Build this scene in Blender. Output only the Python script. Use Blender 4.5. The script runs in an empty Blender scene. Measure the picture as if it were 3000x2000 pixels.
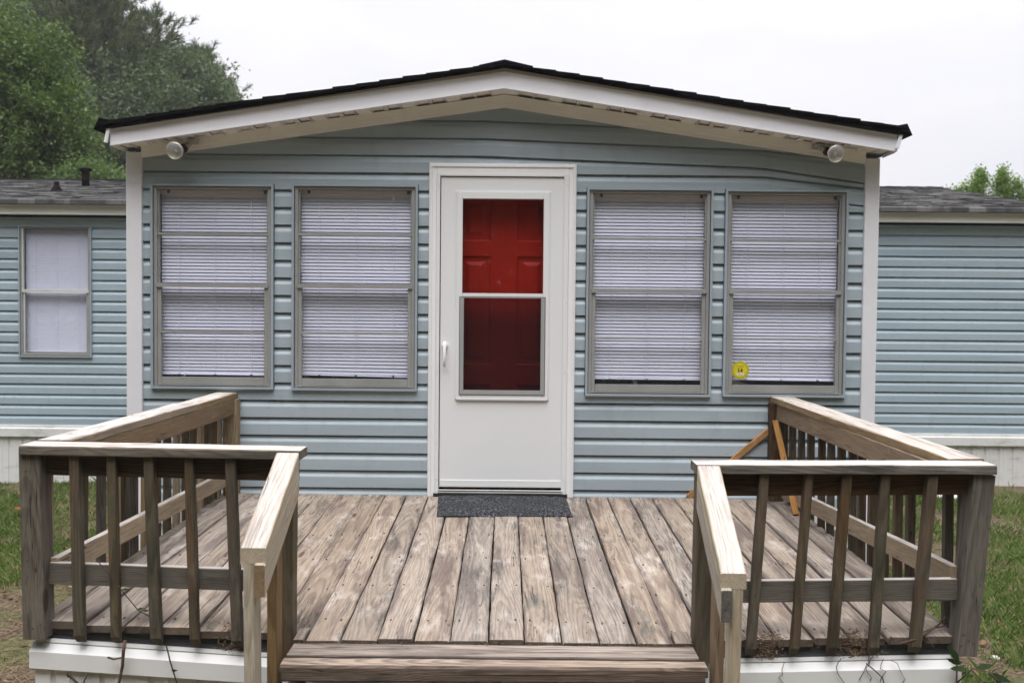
import bpy, math, random
import numpy as np
from mathutils import Matrix, Vector, noise as mnoise
R = math.radians
random.seed(7)
SC = bpy.context.scene
COL = SC.collection

# ---------------------------------------------------------------- camera
CAM_P = np.array([0.0, -6.37004, 1.88]); PITCH, YAW, ROLL, FPX = -0.03157, -0.00336, 0.00929, 2850.0
def cam_axes():
    cp, sp, cy, sy = math.cos(PITCH), math.sin(PITCH), math.cos(YAW), math.sin(YAW)
    f = np.array([sy*cp, cy*cp, sp]); rt = np.array([cy, -sy, 0.0]); up = np.cross(rt, f)
    c, s = math.cos(ROLL), math.sin(ROLL)
    return c*rt + s*up, -s*rt + c*up, f
CR, CU, CF = cam_axes()
cam = bpy.data.cameras.new('camera'); co = bpy.data.objects.new('camera', cam); COL.objects.link(co)
m = Matrix.Identity(4)
for i in range(3):
    m[i][0], m[i][1], m[i][2], m[i][3] = CR[i], CU[i], -CF[i], CAM_P[i]
co.matrix_world = m
cam.sensor_width = 36.0; cam.lens = FPX/3000*36.0
cam.clip_start = 0.05; cam.clip_end = 800
cam.dof.use_dof = True; cam.dof.focus_distance = 5.2; cam.dof.aperture_fstop = 3.6
SC.camera = co
def at(px, py, Y):
    """a point of the distant planting: photo direction taken out to its own distance Y"""
    d = CR*((px-1500)/FPX) - CU*((py-1000)/FPX) + CF
    t = (Y-CAM_P[1])/d[1]
    return CAM_P + t*d

# ---------------------------------------------------------------- world, sun, exposure
SUN_EL, SUN_AZ = R(70), R(186)          # high and in front of the house, behind cloud
w = bpy.data.worlds.new('World'); SC.world = w; w.use_nodes = True
nt = w.node_tree; nt.nodes.clear()
def N(nt, t, **k):
    n = nt.nodes.new(t)
    for a, b in k.items(): setattr(n, a, b)
    return n
L = lambda nt, a, b: nt.links.new(a, b)
sky = N(nt, 'ShaderNodeTexSky', sky_type='NISHITA', sun_disc=False, sun_elevation=SUN_EL, sun_rotation=SUN_AZ)
hs = N(nt, 'ShaderNodeHueSaturation'); hs.inputs['Saturation'].default_value = 0.25
L(nt, sky.outputs[0], hs.inputs['Color'])
tc = N(nt, 'ShaderNodeTexCoord'); sp = N(nt, 'ShaderNodeSeparateXYZ'); L(nt, tc.outputs['Generated'], sp.inputs[0])
zc_ = N(nt, 'ShaderNodeMath', operation='MAXIMUM'); L(nt, sp.outputs['Z'], zc_.inputs[0]); zc_.inputs[1].default_value = 0.0
zp_ = N(nt, 'ShaderNodeMath', operation='POWER'); L(nt, zc_.outputs[0], zp_.inputs[0]); zp_.inputs[1].default_value = 1.8
mr = N(nt, 'ShaderNodeMapRange'); L(nt, zp_.outputs[0], mr.inputs['Value'])
mr.inputs['From Min'].default_value = 0.0; mr.inputs['From Max'].default_value = 1.0
mr.inputs['To Min'].default_value = 5.75; mr.inputs['To Max'].default_value = 20.0      # overcast: brighter overhead
nz = N(nt, 'ShaderNodeTexNoise'); nz.inputs['Scale'].default_value = 2.6; nz.inputs['Detail'].default_value = 5
mp = N(nt, 'ShaderNodeMapping'); mp.inputs['Scale'].default_value = (1, 1, 3.2); L(nt, tc.outputs['Generated'], mp.inputs[0]); L(nt, mp.outputs[0], nz.inputs['Vector'])
mc = N(nt, 'ShaderNodeMapRange'); L(nt, nz.outputs['Fac'], mc.inputs['Value'])
mc.inputs['From Min'].default_value = 0.36; mc.inputs['From Max'].default_value = 0.62
mc.inputs['To Min'].default_value = 0.0; mc.inputs['To Max'].default_value = 1.0
cr = N(nt, 'ShaderNodeMix', data_type='RGBA'); L(nt, mc.outputs[0], cr.inputs['Factor'])
cr.inputs['A'].default_value = (0.92, 0.91, 0.985, 1); cr.inputs['B'].default_value = (1.01, 1.005, 1.03, 1)
vm = N(nt, 'ShaderNodeVectorMath', operation='SCALE'); L(nt, cr.outputs['Result'], vm.inputs[0]); L(nt, mr.outputs[0], vm.inputs['Scale'])
mx = N(nt, 'ShaderNodeMix', data_type='RGBA'); mx.inputs['Factor'].default_value = 0.90
L(nt, hs.outputs[0], mx.inputs['A']); L(nt, vm.outputs[0], mx.inputs['B'])
bg = N(nt, 'ShaderNodeBackground'); bg.inputs['Strength'].default_value = 0.1; L(nt, mx.outputs['Result'], bg.inputs[0])
ow = N(nt, 'ShaderNodeOutputWorld'); L(nt, bg.outputs[0], ow.inputs[0])
sl = bpy.data.lights.new('sun', 'SUN'); sl.energy = 2.3; sl.angle = R(42); sl.color = (1, 0.975, 0.955)
so = bpy.data.objects.new('sun', sl); COL.objects.link(so)
sd = Vector((math.sin(SUN_AZ)*math.cos(SUN_EL), math.cos(SUN_AZ)*math.cos(SUN_EL), math.sin(SUN_EL)))
so.rotation_euler = (-sd).to_track_quat('-Z', 'Y').to_euler(); so.location = sd*30
SC.view_settings.view_transform = 'Standard'; SC.view_settings.look = 'None'
SC.view_settings.exposure = 0.6; SC.view_settings.gamma = 1.0

# ---------------------------------------------------------------- mesh helpers
class MB:
    """collects geometry; every vertex carries wc (local wood / sheet coordinates) and bs (one random number per piece)"""
    def __init__(s): s.v, s.f, s.m, s.wc, s.bs, s.sm = [], [], [], [], [], []
    def add(s, vs, fs, mi=0, wc=None, bs=0.5, smooth=False):
        o = len(s.v); s.v += [tuple(map(float, p)) for p in vs]
        s.wc += [tuple(map(float, p)) for p in (wc if wc is not None else vs)]; s.bs += [bs]*len(vs)
        for i, q in enumerate(fs):
            s.f.append(tuple(o+j for j in q)); s.m.append(mi if isinstance(mi, int) else mi[i]); s.sm.append(smooth)
    def box(s, x0, x1, y0, y1, z0, z1, mi=0, b=0.0, bs=None):
        if bs is None: bs = random.random()
        s.board(((x0+x1)/2, (y0+y1)/2, z0), ((x0+x1)/2, (y0+y1)/2, z1), x1-x0, y1-y0, up=(0, 1, 0), mi=(mi, mi, mi), ch=b, bs=bs)
    def board(s, a, b, w, t, up=(0, 0, 1), mi=(0, 0, 0), n=1, jit=0.0, ch=0.003, bs=None, cup=0.0):
        """a sawn board from a to b, w wide across, t thick along up; mi = (sides, top, ends)"""
        if bs is None: bs = random.random()
        a, b, up = Vector(a), Vector(b), Vector(up)
        D = (b-a); ln = D.length; D.normalize(); Wd = D.cross(up).normalized(); T = Wd.cross(D).normalized()
        hw, ht = w/2, t/2
        if ch > 0:
            pr = [(-hw+ch, -ht), (hw-ch, -ht), (hw, -ht+ch), (hw, ht-ch), (hw-ch, ht), (-hw+ch, ht), (-hw, ht-ch), (-hw, -ht+ch)]
            top = 4
        else:
            pr = [(-hw, -ht), (hw, -ht), (hw, ht), (-hw, ht)]; top = 2
        k = len(pr); vs, wc = [], []
        ox = bs*37.0
        rw = [[0, 0] for _ in pr]
        for i in range(n+1):
            u = i/n
            for j, (pw, pt) in enumerate(pr):
                if jit: rw[j][0] = 0.6*rw[j][0]+random.uniform(-jit, jit); rw[j][1] = 0.6*rw[j][1]+random.uniform(-jit, jit)*0.7
                cz = -cup*(1-(pw/hw)**2) if cup else 0
                vs.append(a + D*(u*ln) + Wd*(pw+rw[j][0]) + T*(pt+rw[j][1]+cz)); wc.append((u*ln+ox, pw, pt))
        fs, ms = [], []
        for i in range(n):
            for j in range(k):
                j2 = (j+1) % k
                fs.append((i*k+j, i*k+j2, (i+1)*k+j2, (i+1)*k+j)); ms.append(mi[1] if j == top else mi[0])
        fs.append(tuple(reversed(range(k)))); ms.append(mi[2]); fs.append(tuple(n*k+j for j in range(k))); ms.append(mi[2])
        # the profile runs (W,T): make faces look outward
        fs = [tuple(reversed(f)) for f in fs]
        s.add(vs, fs, ms, wc, bs)
    def tube(s, pts, r, k=8, mi=0, bs=None, caps=True, smooth=True):
        if bs is None: bs = random.random()
        pts = [Vector(p) for p in pts]; rs = r if isinstance(r, (list, tuple)) else [r]*len(pts)
        vs = []; prev = None
        for i, p in enumerate(pts):
            d = (pts[min(i+1, len(pts)-1)]-pts[max(i-1, 0)]).normalized()
            if prev is None:
                prev = d.orthogonal().normalized()
            u = (prev - d*prev.dot(d))
            u = u.normalized() if u.length > 1e-6 else d.orthogonal().normalized()
            prev = u; v = d.cross(u)
            for j in range(k):
                an = 2*math.pi*j/k; vs.append(p + (u*math.cos(an)+v*math.sin(an))*rs[i])
        fs = [(i*k+j, i*k+(j+1) % k, (i+1)*k+(j+1) % k, (i+1)*k+j) for i in range(len(pts)-1) for j in range(k)]
        if caps: fs += [tuple(reversed(range(k))), tuple((len(pts)-1)*k+j for j in range(k))]
        s.add(vs, fs, mi, None, bs, smooth)
    def prism(s, poly, axis, c0, c1, mi=0, bs=None):
        """poly in the two other axes, extruded along axis from c0 to c1"""
        if bs is None: bs = random.random()
        def P(q, c): return {'x': (c, q[0], q[1]), 'y': (q[0], c, q[1]), 'z': (q[0], q[1], c)}[axis]
        n = len(poly); vs = [P(q, c0) for q in poly]+[P(q, c1) for q in poly]
        fs = [tuple(range(n)), tuple(reversed(range(n, 2*n)))]+[(i, n+i, n+(i+1) % n, (i+1) % n) for i in range(n)]
        s.add(vs, fs, mi, None, bs)
    def build(s, name, mats, parent=None, fix=True):
        me = bpy.data.meshes.new(name); me.from_pydata(s.v, [], s.f)
        if not isinstance(mats, (list, tuple)): mats = [mats]
        for q in mats: me.materials.append(q)
        me.polygons.foreach_set('material_index', np.array(s.m, dtype=np.int32))
        me.polygons.foreach_set('use_smooth', np.array(s.sm, dtype=bool))
        a = me.attributes.new('wc', 'FLOAT_VECTOR', 'POINT'); a.data.foreach_set('vector', np.array(s.wc, dtype=np.float32).ravel())
        a = me.attributes.new('bs', 'FLOAT', 'POINT'); a.data.foreach_set('value', np.array(s.bs, dtype=np.float32))
        me.update()
        o = bpy.data.objects.new(name, me); COL.objects.link(o)
        if parent: o.parent = parent
        return o
def tag(o, label=None, cat=None, group=None, kind=None):
    if label: o['label'] = label
    if cat: o['category'] = cat
    if group: o['group'] = group
    if kind: o['kind'] = kind
    return o
def thing(name, label, cat, group=None):
    return tag(bpy.data.objects.new(name, None), label, cat, group)
def link_thing(*a, **k):
    o = thing(*a, **k); COL.objects.link(o); return o
def fast_mesh(name, verts, faces_n, mats, attr=None, parent=None, mi=None):
    """verts (n,3) array, every face takes the next faces_n vertices"""
    n = len(verts); nf = n//faces_n
    me = bpy.data.meshes.new(name); me.vertices.add(n); me.vertices.foreach_set('co', verts.astype(np.float32).ravel())
    me.loops.add(n); me.loops.foreach_set('vertex_index', np.arange(n, dtype=np.int32))
    me.polygons.add(nf); me.polygons.foreach_set('loop_start', np.arange(0, n, faces_n, dtype=np.int32))
    for q in (mats if isinstance(mats, (list, tuple)) else [mats]): me.materials.append(q)
    if mi is not None: me.polygons.foreach_set('material_index', mi.astype(np.int32))
    if attr is not None:
        a = me.attributes.new('bs', 'FLOAT', 'POINT'); a.data.foreach_set('value', attr.astype(np.float32))
    me.update(calc_edges=True); me.validate()
    o = bpy.data.objects.new(name, me); COL.objects.link(o)
    if parent: o.parent = parent
    return o

# ---------------------------------------------------------------- materials
def new_mat(name):
    ma = bpy.data.materials.new(name); ma.use_nodes = True; nt = ma.node_tree; nt.nodes.clear()
    out = N(nt, 'ShaderNodeOutputMaterial'); bs = N(nt, 'ShaderNodeBsdfPrincipled'); L(nt, bs.outputs[0], out.inputs[0])
    return ma, nt, bs, out
def rgb(c): return (c[0], c[1], c[2], 1)
def mth(nt, op, a, b=None, clamp=False):
    n = N(nt, 'ShaderNodeMath', operation=op, use_clamp=clamp)
    for i, q in enumerate((a, b)):
        if q is None: continue
        if isinstance(q, (int, float)): n.inputs[i].default_value = q
        else: L(nt, q, n.inputs[i])
    return n.outputs[0]
def mixc(nt, f, a, b, bt='MIX'):
    n = N(nt, 'ShaderNodeMix', data_type='RGBA', blend_type=bt)
    for k, q in (('Factor', f), ('A', a), ('B', b)):
        if isinstance(q, (int, float)): n.inputs[k].default_value = q
        elif isinstance(q, tuple): n.inputs[k].default_value = rgb(q)
        else: L(nt, q, n.inputs[k])
    return n.outputs['Result']
def ramp(nt, f, a, b, lo=0.0, hi=1.0, smooth=True):
    n = N(nt, 'ShaderNodeMapRange', interpolation_type='SMOOTHSTEP' if smooth else 'LINEAR'); L(nt, f, n.inputs['Value'])
    for k, q in (('From Min', a), ('From Max', b), ('To Min', lo), ('To Max', hi)): n.inputs[k].default_value = q
    return n.outputs[0]
def scaled(nt, v, sc, off=None):
    n = N(nt, 'ShaderNodeVectorMath', operation='MULTIPLY'); L(nt, v, n.inputs[0]); n.inputs[1].default_value = sc
    o = n.outputs[0]
    if off is not None:
        c = N(nt, 'ShaderNodeCombineXYZ'); L(nt, off, c.inputs[0]); L(nt, off, c.inputs[2])
        a = N(nt, 'ShaderNodeVectorMath', operation='ADD'); L(nt, o, a.inputs[0]); L(nt, c.outputs[0], a.inputs[1]); o = a.outputs[0]
    return o
def noise(nt, v, sc=1.0, det=4.0, rough=0.55, out='Fac', dist=0.0):
    n = N(nt, 'ShaderNodeTexNoise'); n.inputs['Scale'].default_value = sc; n.inputs['Detail'].default_value = det
    n.inputs['Roughness'].default_value = rough; n.inputs['Distortion'].default_value = dist; L(nt, v, n.inputs['Vector'])
    return n.outputs[out]
def attr(nt, name):
    return N(nt, 'ShaderNodeAttribute', attribute_name=name)

def wood_mat(name, light, dark, ring=0.55, ringw=0.0075, patch=(0.12, 0.095, 0.085), patch_amt=0.6, patch_lo=0.5, mold=(0.05, 0.055, 0.05), mold_amt=0.5,
             mold_lo=0.6, pale=(0.45, 0.41, 0.37), pale_amt=0.4, crack=0.8, vary=0.35, rough=0.85, knots=0.8, bump=0.5, warm=(0.30, 0.19, 0.10), warm_amt=0.0):
    ma, nt, b, out = new_mat(name)
    wc = attr(nt, 'wc').outputs['Vector']; rnd = attr(nt, 'bs').outputs['Fac']
    off = mth(nt, 'MULTIPLY', rnd, 53.0)
    sx = N(nt, 'ShaderNodeSeparateXYZ'); L(nt, wc, sx.inputs[0])
    # growth rings: distance from a wandering pith line, so faces show cathedral grain and ends show arcs
    wn = noise(nt, scaled(nt, wc, (0.55, 1.0, 1.0), off), 1.0, 1.0, 0.4, 'Color')
    ws = N(nt, 'ShaderNodeSeparateColor'); L(nt, wn, ws.inputs[0])
    fr = mth(nt, 'FRACT', mth(nt, 'MULTIPLY', rnd, 17.3))
    y = mth(nt, 'ADD', mth(nt, 'ADD', sx.outputs[1], mth(nt, 'MULTIPLY', mth(nt, 'SUBTRACT', ws.outputs[0], 0.5), 0.22)), mth(nt, 'MULTIPLY', mth(nt, 'SUBTRACT', rnd, 0.5), 0.07))
    z = mth(nt, 'ADD', mth(nt, 'ADD', sx.outputs[2], mth(nt, 'MULTIPLY', mth(nt, 'SUBTRACT', ws.outputs[1], 0.5), 0.16)), mth(nt, 'ADD', 0.028, mth(nt, 'MULTIPLY', fr, 0.07)))
    r = mth(nt, 'SQRT', mth(nt, 'ADD', mth(nt, 'MULTIPLY', y, y), mth(nt, 'MULTIPLY', z, z)))
    # knots bend the grain around them
    kv = N(nt, 'ShaderNodeTexVoronoi'); kv.inputs['Scale'].default_value = 1.0; L(nt, scaled(nt, wc, (2.0, 8.5, 4.0), off), kv.inputs['Vector'])
    kd = kv.outputs['Distance']; kc = N(nt, 'ShaderNodeSeparateColor'); L(nt, kv.outputs['Color'], kc.inputs[0])
    ksel = ramp(nt, kc.outputs[0], 0.62, 0.66)
    kbend = mth(nt, 'MULTIPLY', ramp(nt, kd, 0.0, 0.42, 1.0, 0.0), ksel)
    r = mth(nt, 'ADD', r, mth(nt, 'MULTIPLY', kbend, 0.022))
    fine = noise(nt, scaled(nt, wc, (3.0, 26, 26), off), 1.0, 2.0)
    r = mth(nt, 'ADD', r, mth(nt, 'MULTIPLY', mth(nt, 'SUBTRACT', fine, 0.5), 0.0035))
    rg = mth(nt, 'FRACT', mth(nt, 'DIVIDE', r, ringw))
    late = mth(nt, 'MULTIPLY', ramp(nt, rg, 0.25, 0.85), ramp(nt, rg, 0.86, 1.0, 1.0, 0.0))
    fib = noise(nt, scaled(nt, wc, (11, 260, 260), off), 1.0, 2.0, 0.6)
    fib2 = noise(nt, scaled(nt, wc, (4.5, 75, 75), off), 1.0, 3.0, 0.6)
    col = mixc(nt, mth(nt, 'MULTIPLY', late, ring), light, dark)
    if warm_amt: col = mixc(nt, mth(nt, 'MULTIPLY', ramp(nt, noise(nt, scaled(nt, wc, (1.3, 10, 10), off), 1.0, 3.0), 0.42, 0.62), warm_amt), col, warm)
    n1 = noise(nt, scaled(nt, wc, (1.25, 13, 13), off), 1.0, 6.0, 0.66)
    edge = ramp(nt, mth(nt, 'ABSOLUTE', sx.outputs[1]), 0.03, 0.075, 0.0, 0.07)
    col = mixc(nt, mth(nt, 'MULTIPLY', ramp(nt, mth(nt, 'ADD', n1, edge), patch_lo, patch_lo+0.15), patch_amt), col, patch)
    n2 = noise(nt, scaled(nt, wc, (3.0, 8, 8), mth(nt, 'ADD', off, 9.0)), 1.0, 5.0, 0.65)
    col = mixc(nt, mth(nt, 'MULTIPLY', ramp(nt, n2, 0.52, 0.72), pale_amt), col, pale)
    n3 = noise(nt, scaled(nt, wc, (4.5, 22, 22), mth(nt, 'ADD', off, 23.0)), 1.0, 6.0, 0.7)
    n3b = noise(nt, scaled(nt, wc, (1.0, 4, 4), mth(nt, 'ADD', off, 31.0)), 1.0, 2.0, 0.5)
    mo = mth(nt, 'MULTIPLY', ramp(nt, n3, mold_lo-0.08, mold_lo+0.06), ramp(nt, n3b, 0.46, 0.6))
    mo = mth(nt, 'MULTIPLY', mo, mth(nt, 'ADD', 0.45, mth(nt, 'MULTIPLY', late, 0.55)))
    col = mixc(nt, mth(nt, 'MULTIPLY', mo, mold_amt), col, mold)
    kn = mth(nt, 'MULTIPLY', mth(nt, 'MULTIPLY', ramp(nt, kd, 0.08, 0.15, 1.0, 0.0), ksel), knots)
    col = mixc(nt, kn, col, (patch[0]*0.75, patch[1]*0.6, patch[2]*0.5))
    # drying checks along the grain
    cn = noise(nt, scaled(nt, wc, (1.8, 46, 46), mth(nt, 'ADD', off, 3.0)), 1.0, 2.0, 0.5)
    cm = noise(nt, scaled(nt, wc, (2.5, 7, 7), mth(nt, 'ADD', off, 13.0)), 1.0, 2.0, 0.5)
    ck = mth(nt, 'MULTIPLY', ramp(nt, mth(nt, 'ABSOLUTE', mth(nt, 'SUBTRACT', cn, 0.5)), 0.004, 0.014, 1.0, 0.0), ramp(nt, cm, 0.54, 0.62))
    ck = mth(nt, 'MULTIPLY', ck, crack)
    col = mixc(nt, ck, col, (0.02, 0.016, 0.013))
    br = mth(nt, 'MULTIPLY', ramp(nt, fib, 0.25, 0.75, 0.80, 1.16), ramp(nt, fib2, 0.25, 0.75, 0.88, 1.10))
    br = mth(nt, 'MULTIPLY', br, ramp(nt, mth(nt, 'FRACT', mth(nt, 'MULTIPLY', rnd, 7.77)), 0.0, 1.0, 1-vary*0.6, 1+vary*0.4, False))
    cb = N(nt, 'ShaderNodeCombineColor')
    for i in range(3): L(nt, br, cb.inputs[i])
    col = mixc(nt, 1.0, col, cb.outputs[0], 'MULTIPLY')
    hv = N(nt, 'ShaderNodeHueSaturation'); L(nt, col, hv.inputs['Color'])
    L(nt, ramp(nt, mth(nt, 'FRACT', mth(nt, 'MULTIPLY', rnd, 3.71)), 0, 1, 0.75, 1.2, False), hv.inputs['Saturation'])
    L(nt, hv.outputs[0], b.inputs['Base Color'])
    b.inputs['Roughness'].default_value = rough; b.inputs['Specular IOR Level'].default_value = 0.25
    h = mth(nt, 'SUBTRACT', mth(nt, 'ADD', mth(nt, 'MULTIPLY', late, 0.35), mth(nt, 'MULTIPLY', fib, 0.5)), mth(nt, 'MULTIPLY', ck, 2.0))
    bp = N(nt, 'ShaderNodeBump'); bp.inputs['Strength'].default_value = bump; bp.inputs['Distance'].default_value = 0.0015
    L(nt, h, bp.inputs['Height']); L(nt, bp.outputs[0], b.inputs['Normal'])
    return ma

def plain_mat(name, c, rough=0.5, spec=0.4, var=0.06, vscale=3.0, metal=0.0, dirt=0.0, dirtc=(0.12, 0.10, 0.08), dscale=(6, 6, 1.5), bump=0.0, bscale=200, dlo=0.55):
    ma, nt, b, out = new_mat(name)
    tcn = N(nt, 'ShaderNodeTexCoord'); v = tcn.outputs['Object']
    n = noise(nt, v, vscale, 4.0)
    col = mixc(nt, ramp(nt, n, 0.3, 0.7), tuple(x*(1-var) for x in c), tuple(min(1, x*(1+var)) for x in c))
    if dirt:
        d = noise(nt, scaled(nt, v, dscale), 1.0, 6.0, 0.7)
        col = mixc(nt, mth(nt, 'MULTIPLY', ramp(nt, d, dlo, dlo+0.2), dirt), col, dirtc)
    L(nt, col, b.inputs['Base Color']); b.inputs['Roughness'].default_value = rough
    b.inputs['Specular IOR Level'].default_value = spec; b.inputs['Metallic'].default_value = metal
    if bump:
        bp = N(nt, 'ShaderNodeBump'); bp.inputs['Strength'].default_value = bump; bp.inputs['Distance'].default_value = 0.002
        L(nt, noise(nt, v, bscale, 3.0), bp.inputs['Height']); L(nt, bp.outputs[0], b.inputs['Normal'])
    return ma
def glass_mat(name, tint=(1, 1, 1), rough=0.0, haze=0.0, ior=1.45, smear=0.0):
    ma = bpy.data.materials.new(name); ma.use_nodes = True; nt = ma.node_tree; nt.nodes.clear()
    out = N(nt, 'ShaderNodeOutputMaterial'); tr = N(nt, 'ShaderNodeBsdfTransparent'); tr.inputs[0].default_value = rgb(tint)
    gl = N(nt, 'ShaderNodeBsdfGlossy'); gl.inputs['Roughness'].default_value = rough
    lw = N(nt, 'ShaderNodeLayerWeight'); lw.inputs['Blend'].default_value = 0.5      # thin pane: same reflectance from both sides
    f5 = mth(nt, 'ADD', 0.055, mth(nt, 'MULTIPLY', mth(nt, 'POWER', lw.outputs['Facing'], 5.0), 0.9))
    mx = N(nt, 'ShaderNodeMixShader'); L(nt, f5, mx.inputs[0]); L(nt, tr.outputs[0], mx.inputs[1]); L(nt, gl.outputs[0], mx.inputs[2])
    res = mx.outputs[0]
    if smear:        # dusty film and cobweb marks on the pane
        tcn = N(nt, 'ShaderNodeTexCoord'); df = N(nt, 'ShaderNodeBsdfDiffuse'); df.inputs[0].default_value = (0.7, 0.7, 0.75, 1)
        n = noise(nt, scaled(nt, tcn.outputs['Object'], (14, 14, 9)), 1.0, 6.0, 0.7); n2 = noise(nt, tcn.outputs['Object'], 1.7, 2.0)
        f = mth(nt, 'ADD', haze, mth(nt, 'MULTIPLY', mth(nt, 'MULTIPLY', ramp(nt, n, 0.56, 0.75), ramp(nt, n2, 0.52, 0.62)), smear))
        m2 = N(nt, 'ShaderNodeMixShader'); L(nt, f, m2.inputs[0]); L(nt, res, m2.inputs[1]); L(nt, df.outputs[0], m2.inputs[2]); res = m2.outputs[0]
    L(nt, res, out.inputs[0]); return ma
def leaf_mat(name, c1, c2, c3=None, trans=0.35, rough=0.55):
    ma = bpy.data.materials.new(name); ma.use_nodes = True; nt = ma.node_tree; nt.nodes.clear()
    out = N(nt, 'ShaderNodeOutputMaterial'); rnd = attr(nt, 'bs').outputs['Fac']
    col = mixc(nt, rnd, c1, c2)
    if c3: col = mixc(nt, ramp(nt, mth(nt, 'FRACT', mth(nt, 'MULTIPLY', rnd, 9.1)), 0.8, 0.95), col, c3)
    pb = N(nt, 'ShaderNodeBsdfPrincipled'); L(nt, col, pb.inputs['Base Color']); pb.inputs['Roughness'].default_value = rough; pb.inputs['Specular IOR Level'].default_value = 0.3
    tl = N(nt, 'ShaderNodeBsdfTranslucent'); L(nt, mixc(nt, 1.0, col, (1.0, 1.15, 0.6), 'MULTIPLY'), tl.inputs[0])
    mx = N(nt, 'ShaderNodeMixShader'); mx.inputs[0].default_value = trans; L(nt, pb.outputs[0], mx.inputs[1]); L(nt, tl.outputs[0], mx.inputs[2])
    L(nt, mx.outputs[0], out.inputs[0]); return ma

def siding_mat(name, c):
    ma, nt, b, out = new_mat(name); v = N(nt, 'ShaderNodeTexCoord').outputs['Object']
    n = noise(nt, scaled(nt, v, (.8, 1, 6)), 1.0, 4.0); ch = noise(nt, scaled(nt, v, (.25, 1, 9)), 1.0, 3.0)      # chalky fading, panel by panel
    col = mixc(nt, ramp(nt, n, 0.3, 0.7), tuple(x*.93 for x in c), tuple(x*1.06 for x in c))
    col = mixc(nt, ramp(nt, ch, 0.45, 0.7, 0, 0.35), col, (c[0]*1.25, c[1]*1.14, c[2]*1.1))
    d = noise(nt, scaled(nt, v, (9, 9, 3)), 1.0, 6.0, 0.7); d2 = noise(nt, scaled(nt, v, (55, 55, 55)), 1.0, 2.0)
    col = mixc(nt, ramp(nt, d, 0.52, 0.72, 0, 0.22), col, (0.20, 0.235, 0.215)); col = mixc(nt, ramp(nt, d2, 0.71, 0.76, 0, 0.5), col, (0.12, 0.13, 0.11))
    L(nt, col, b.inputs['Base Color']); L(nt, ramp(nt, d, 0.3, 0.7, 0.40, 0.58), b.inputs['Roughness']); b.inputs['Specular IOR Level'].default_value = 0.45
    g = noise(nt, scaled(nt, v, (9, 9, 260)), 1.0, 4.0, 0.6, dist=0.6)
    bp = N(nt, 'ShaderNodeBump'); bp.inputs['Strength'].default_value = 0.35; bp.inputs['Distance'].default_value = 0.002; L(nt, g, bp.inputs['Height']); L(nt, bp.outputs[0], b.inputs['Normal'])
    return ma
M = {}
M['deck'] = wood_mat('deck_wood', (0.305, 0.252, 0.205), (0.165, 0.126, 0.098), ring=0.55, ringw=0.010, patch=(0.115, 0.088, 0.080), patch_amt=0.75, patch_lo=0.485,
                     mold=(0.060, 0.070, 0.066), mold_amt=0.8, mold_lo=0.56, pale=(0.48, 0.43, 0.39), pale_amt=0.7, vary=0.3)
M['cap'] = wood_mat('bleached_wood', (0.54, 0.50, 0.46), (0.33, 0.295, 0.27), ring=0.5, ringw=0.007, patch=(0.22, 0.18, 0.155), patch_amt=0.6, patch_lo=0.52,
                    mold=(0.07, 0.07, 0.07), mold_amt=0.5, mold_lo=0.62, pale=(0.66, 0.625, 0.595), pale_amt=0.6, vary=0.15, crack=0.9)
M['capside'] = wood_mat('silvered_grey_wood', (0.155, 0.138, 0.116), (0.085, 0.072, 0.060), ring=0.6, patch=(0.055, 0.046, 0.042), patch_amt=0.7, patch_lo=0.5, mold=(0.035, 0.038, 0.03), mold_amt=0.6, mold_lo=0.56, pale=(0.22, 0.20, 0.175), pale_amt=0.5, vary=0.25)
M['tan'] = wood_mat('tan_wood', (0.33, 0.255, 0.165), (0.20, 0.14, 0.085), ring=0.6, patch=(0.17, 0.13, 0.09), patch_amt=0.4, patch_lo=0.55,
                    mold=(0.07, 0.06, 0.05), mold_amt=0.3, pale=(0.42, 0.36, 0.27), pale_amt=0.5, vary=0.25)
M['rail'] = wood_mat('pale_handrail_wood', (0.44, 0.385, 0.30), (0.27, 0.22, 0.16), ring=0.6, ringw=0.008, patch=(0.27, 0.22, 0.16), patch_amt=0.35, patch_lo=0.56,
                     mold=(0.09, 0.08, 0.07), mold_amt=0.3, pale=(0.56, 0.51, 0.44), pale_amt=0.6, vary=0.15)
M['grey'] = wood_mat('weathered_grey_wood', (0.100, 0.083, 0.055), (0.048, 0.039, 0.026), ring=0.65, patch=(0.060, 0.047, 0.036), patch_amt=0.6, patch_lo=0.5,
                     mold=(0.035, 0.040, 0.028), mold_amt=0.7, mold_lo=0.54, pale=(0.19, 0.165, 0.14), pale_amt=0.5, vary=0.35, warm=(0.12, 0.062, 0.032), warm_amt=0.45)
M['brown'] = wood_mat('stained_brown_wood', (0.090, 0.052, 0.027), (0.040, 0.023, 0.012), ring=0.7, patch=(0.035, 0.025, 0.018), patch_amt=0.5, patch_lo=0.52,
                      mold=(0.02, 0.02, 0.016), mold_amt=0.4, pale=(0.16, 0.105, 0.065), pale_amt=0.3, vary=0.3)
M['orange'] = wood_mat('fresh_orange_wood', (0.40, 0.215, 0.085), (0.27, 0.135, 0.05), ring=0.5, patch=(0.25, 0.13, 0.06), patch_amt=0.3, mold_amt=0.1, pale=(0.46, 0.27, 0.13), pale_amt=0.4, vary=0.15)
M['rim'] = wood_mat('slate_grey_board', (0.075, 0.082, 0.088), (0.048, 0.052, 0.055), ring=0.5, patch=(0.035, 0.035, 0.032), patch_amt=0.6, mold=(0.03, 0.03, 0.022), mold_amt=0.6, pale=(0.13, 0.14, 0.145), pale_amt=0.4)
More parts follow.
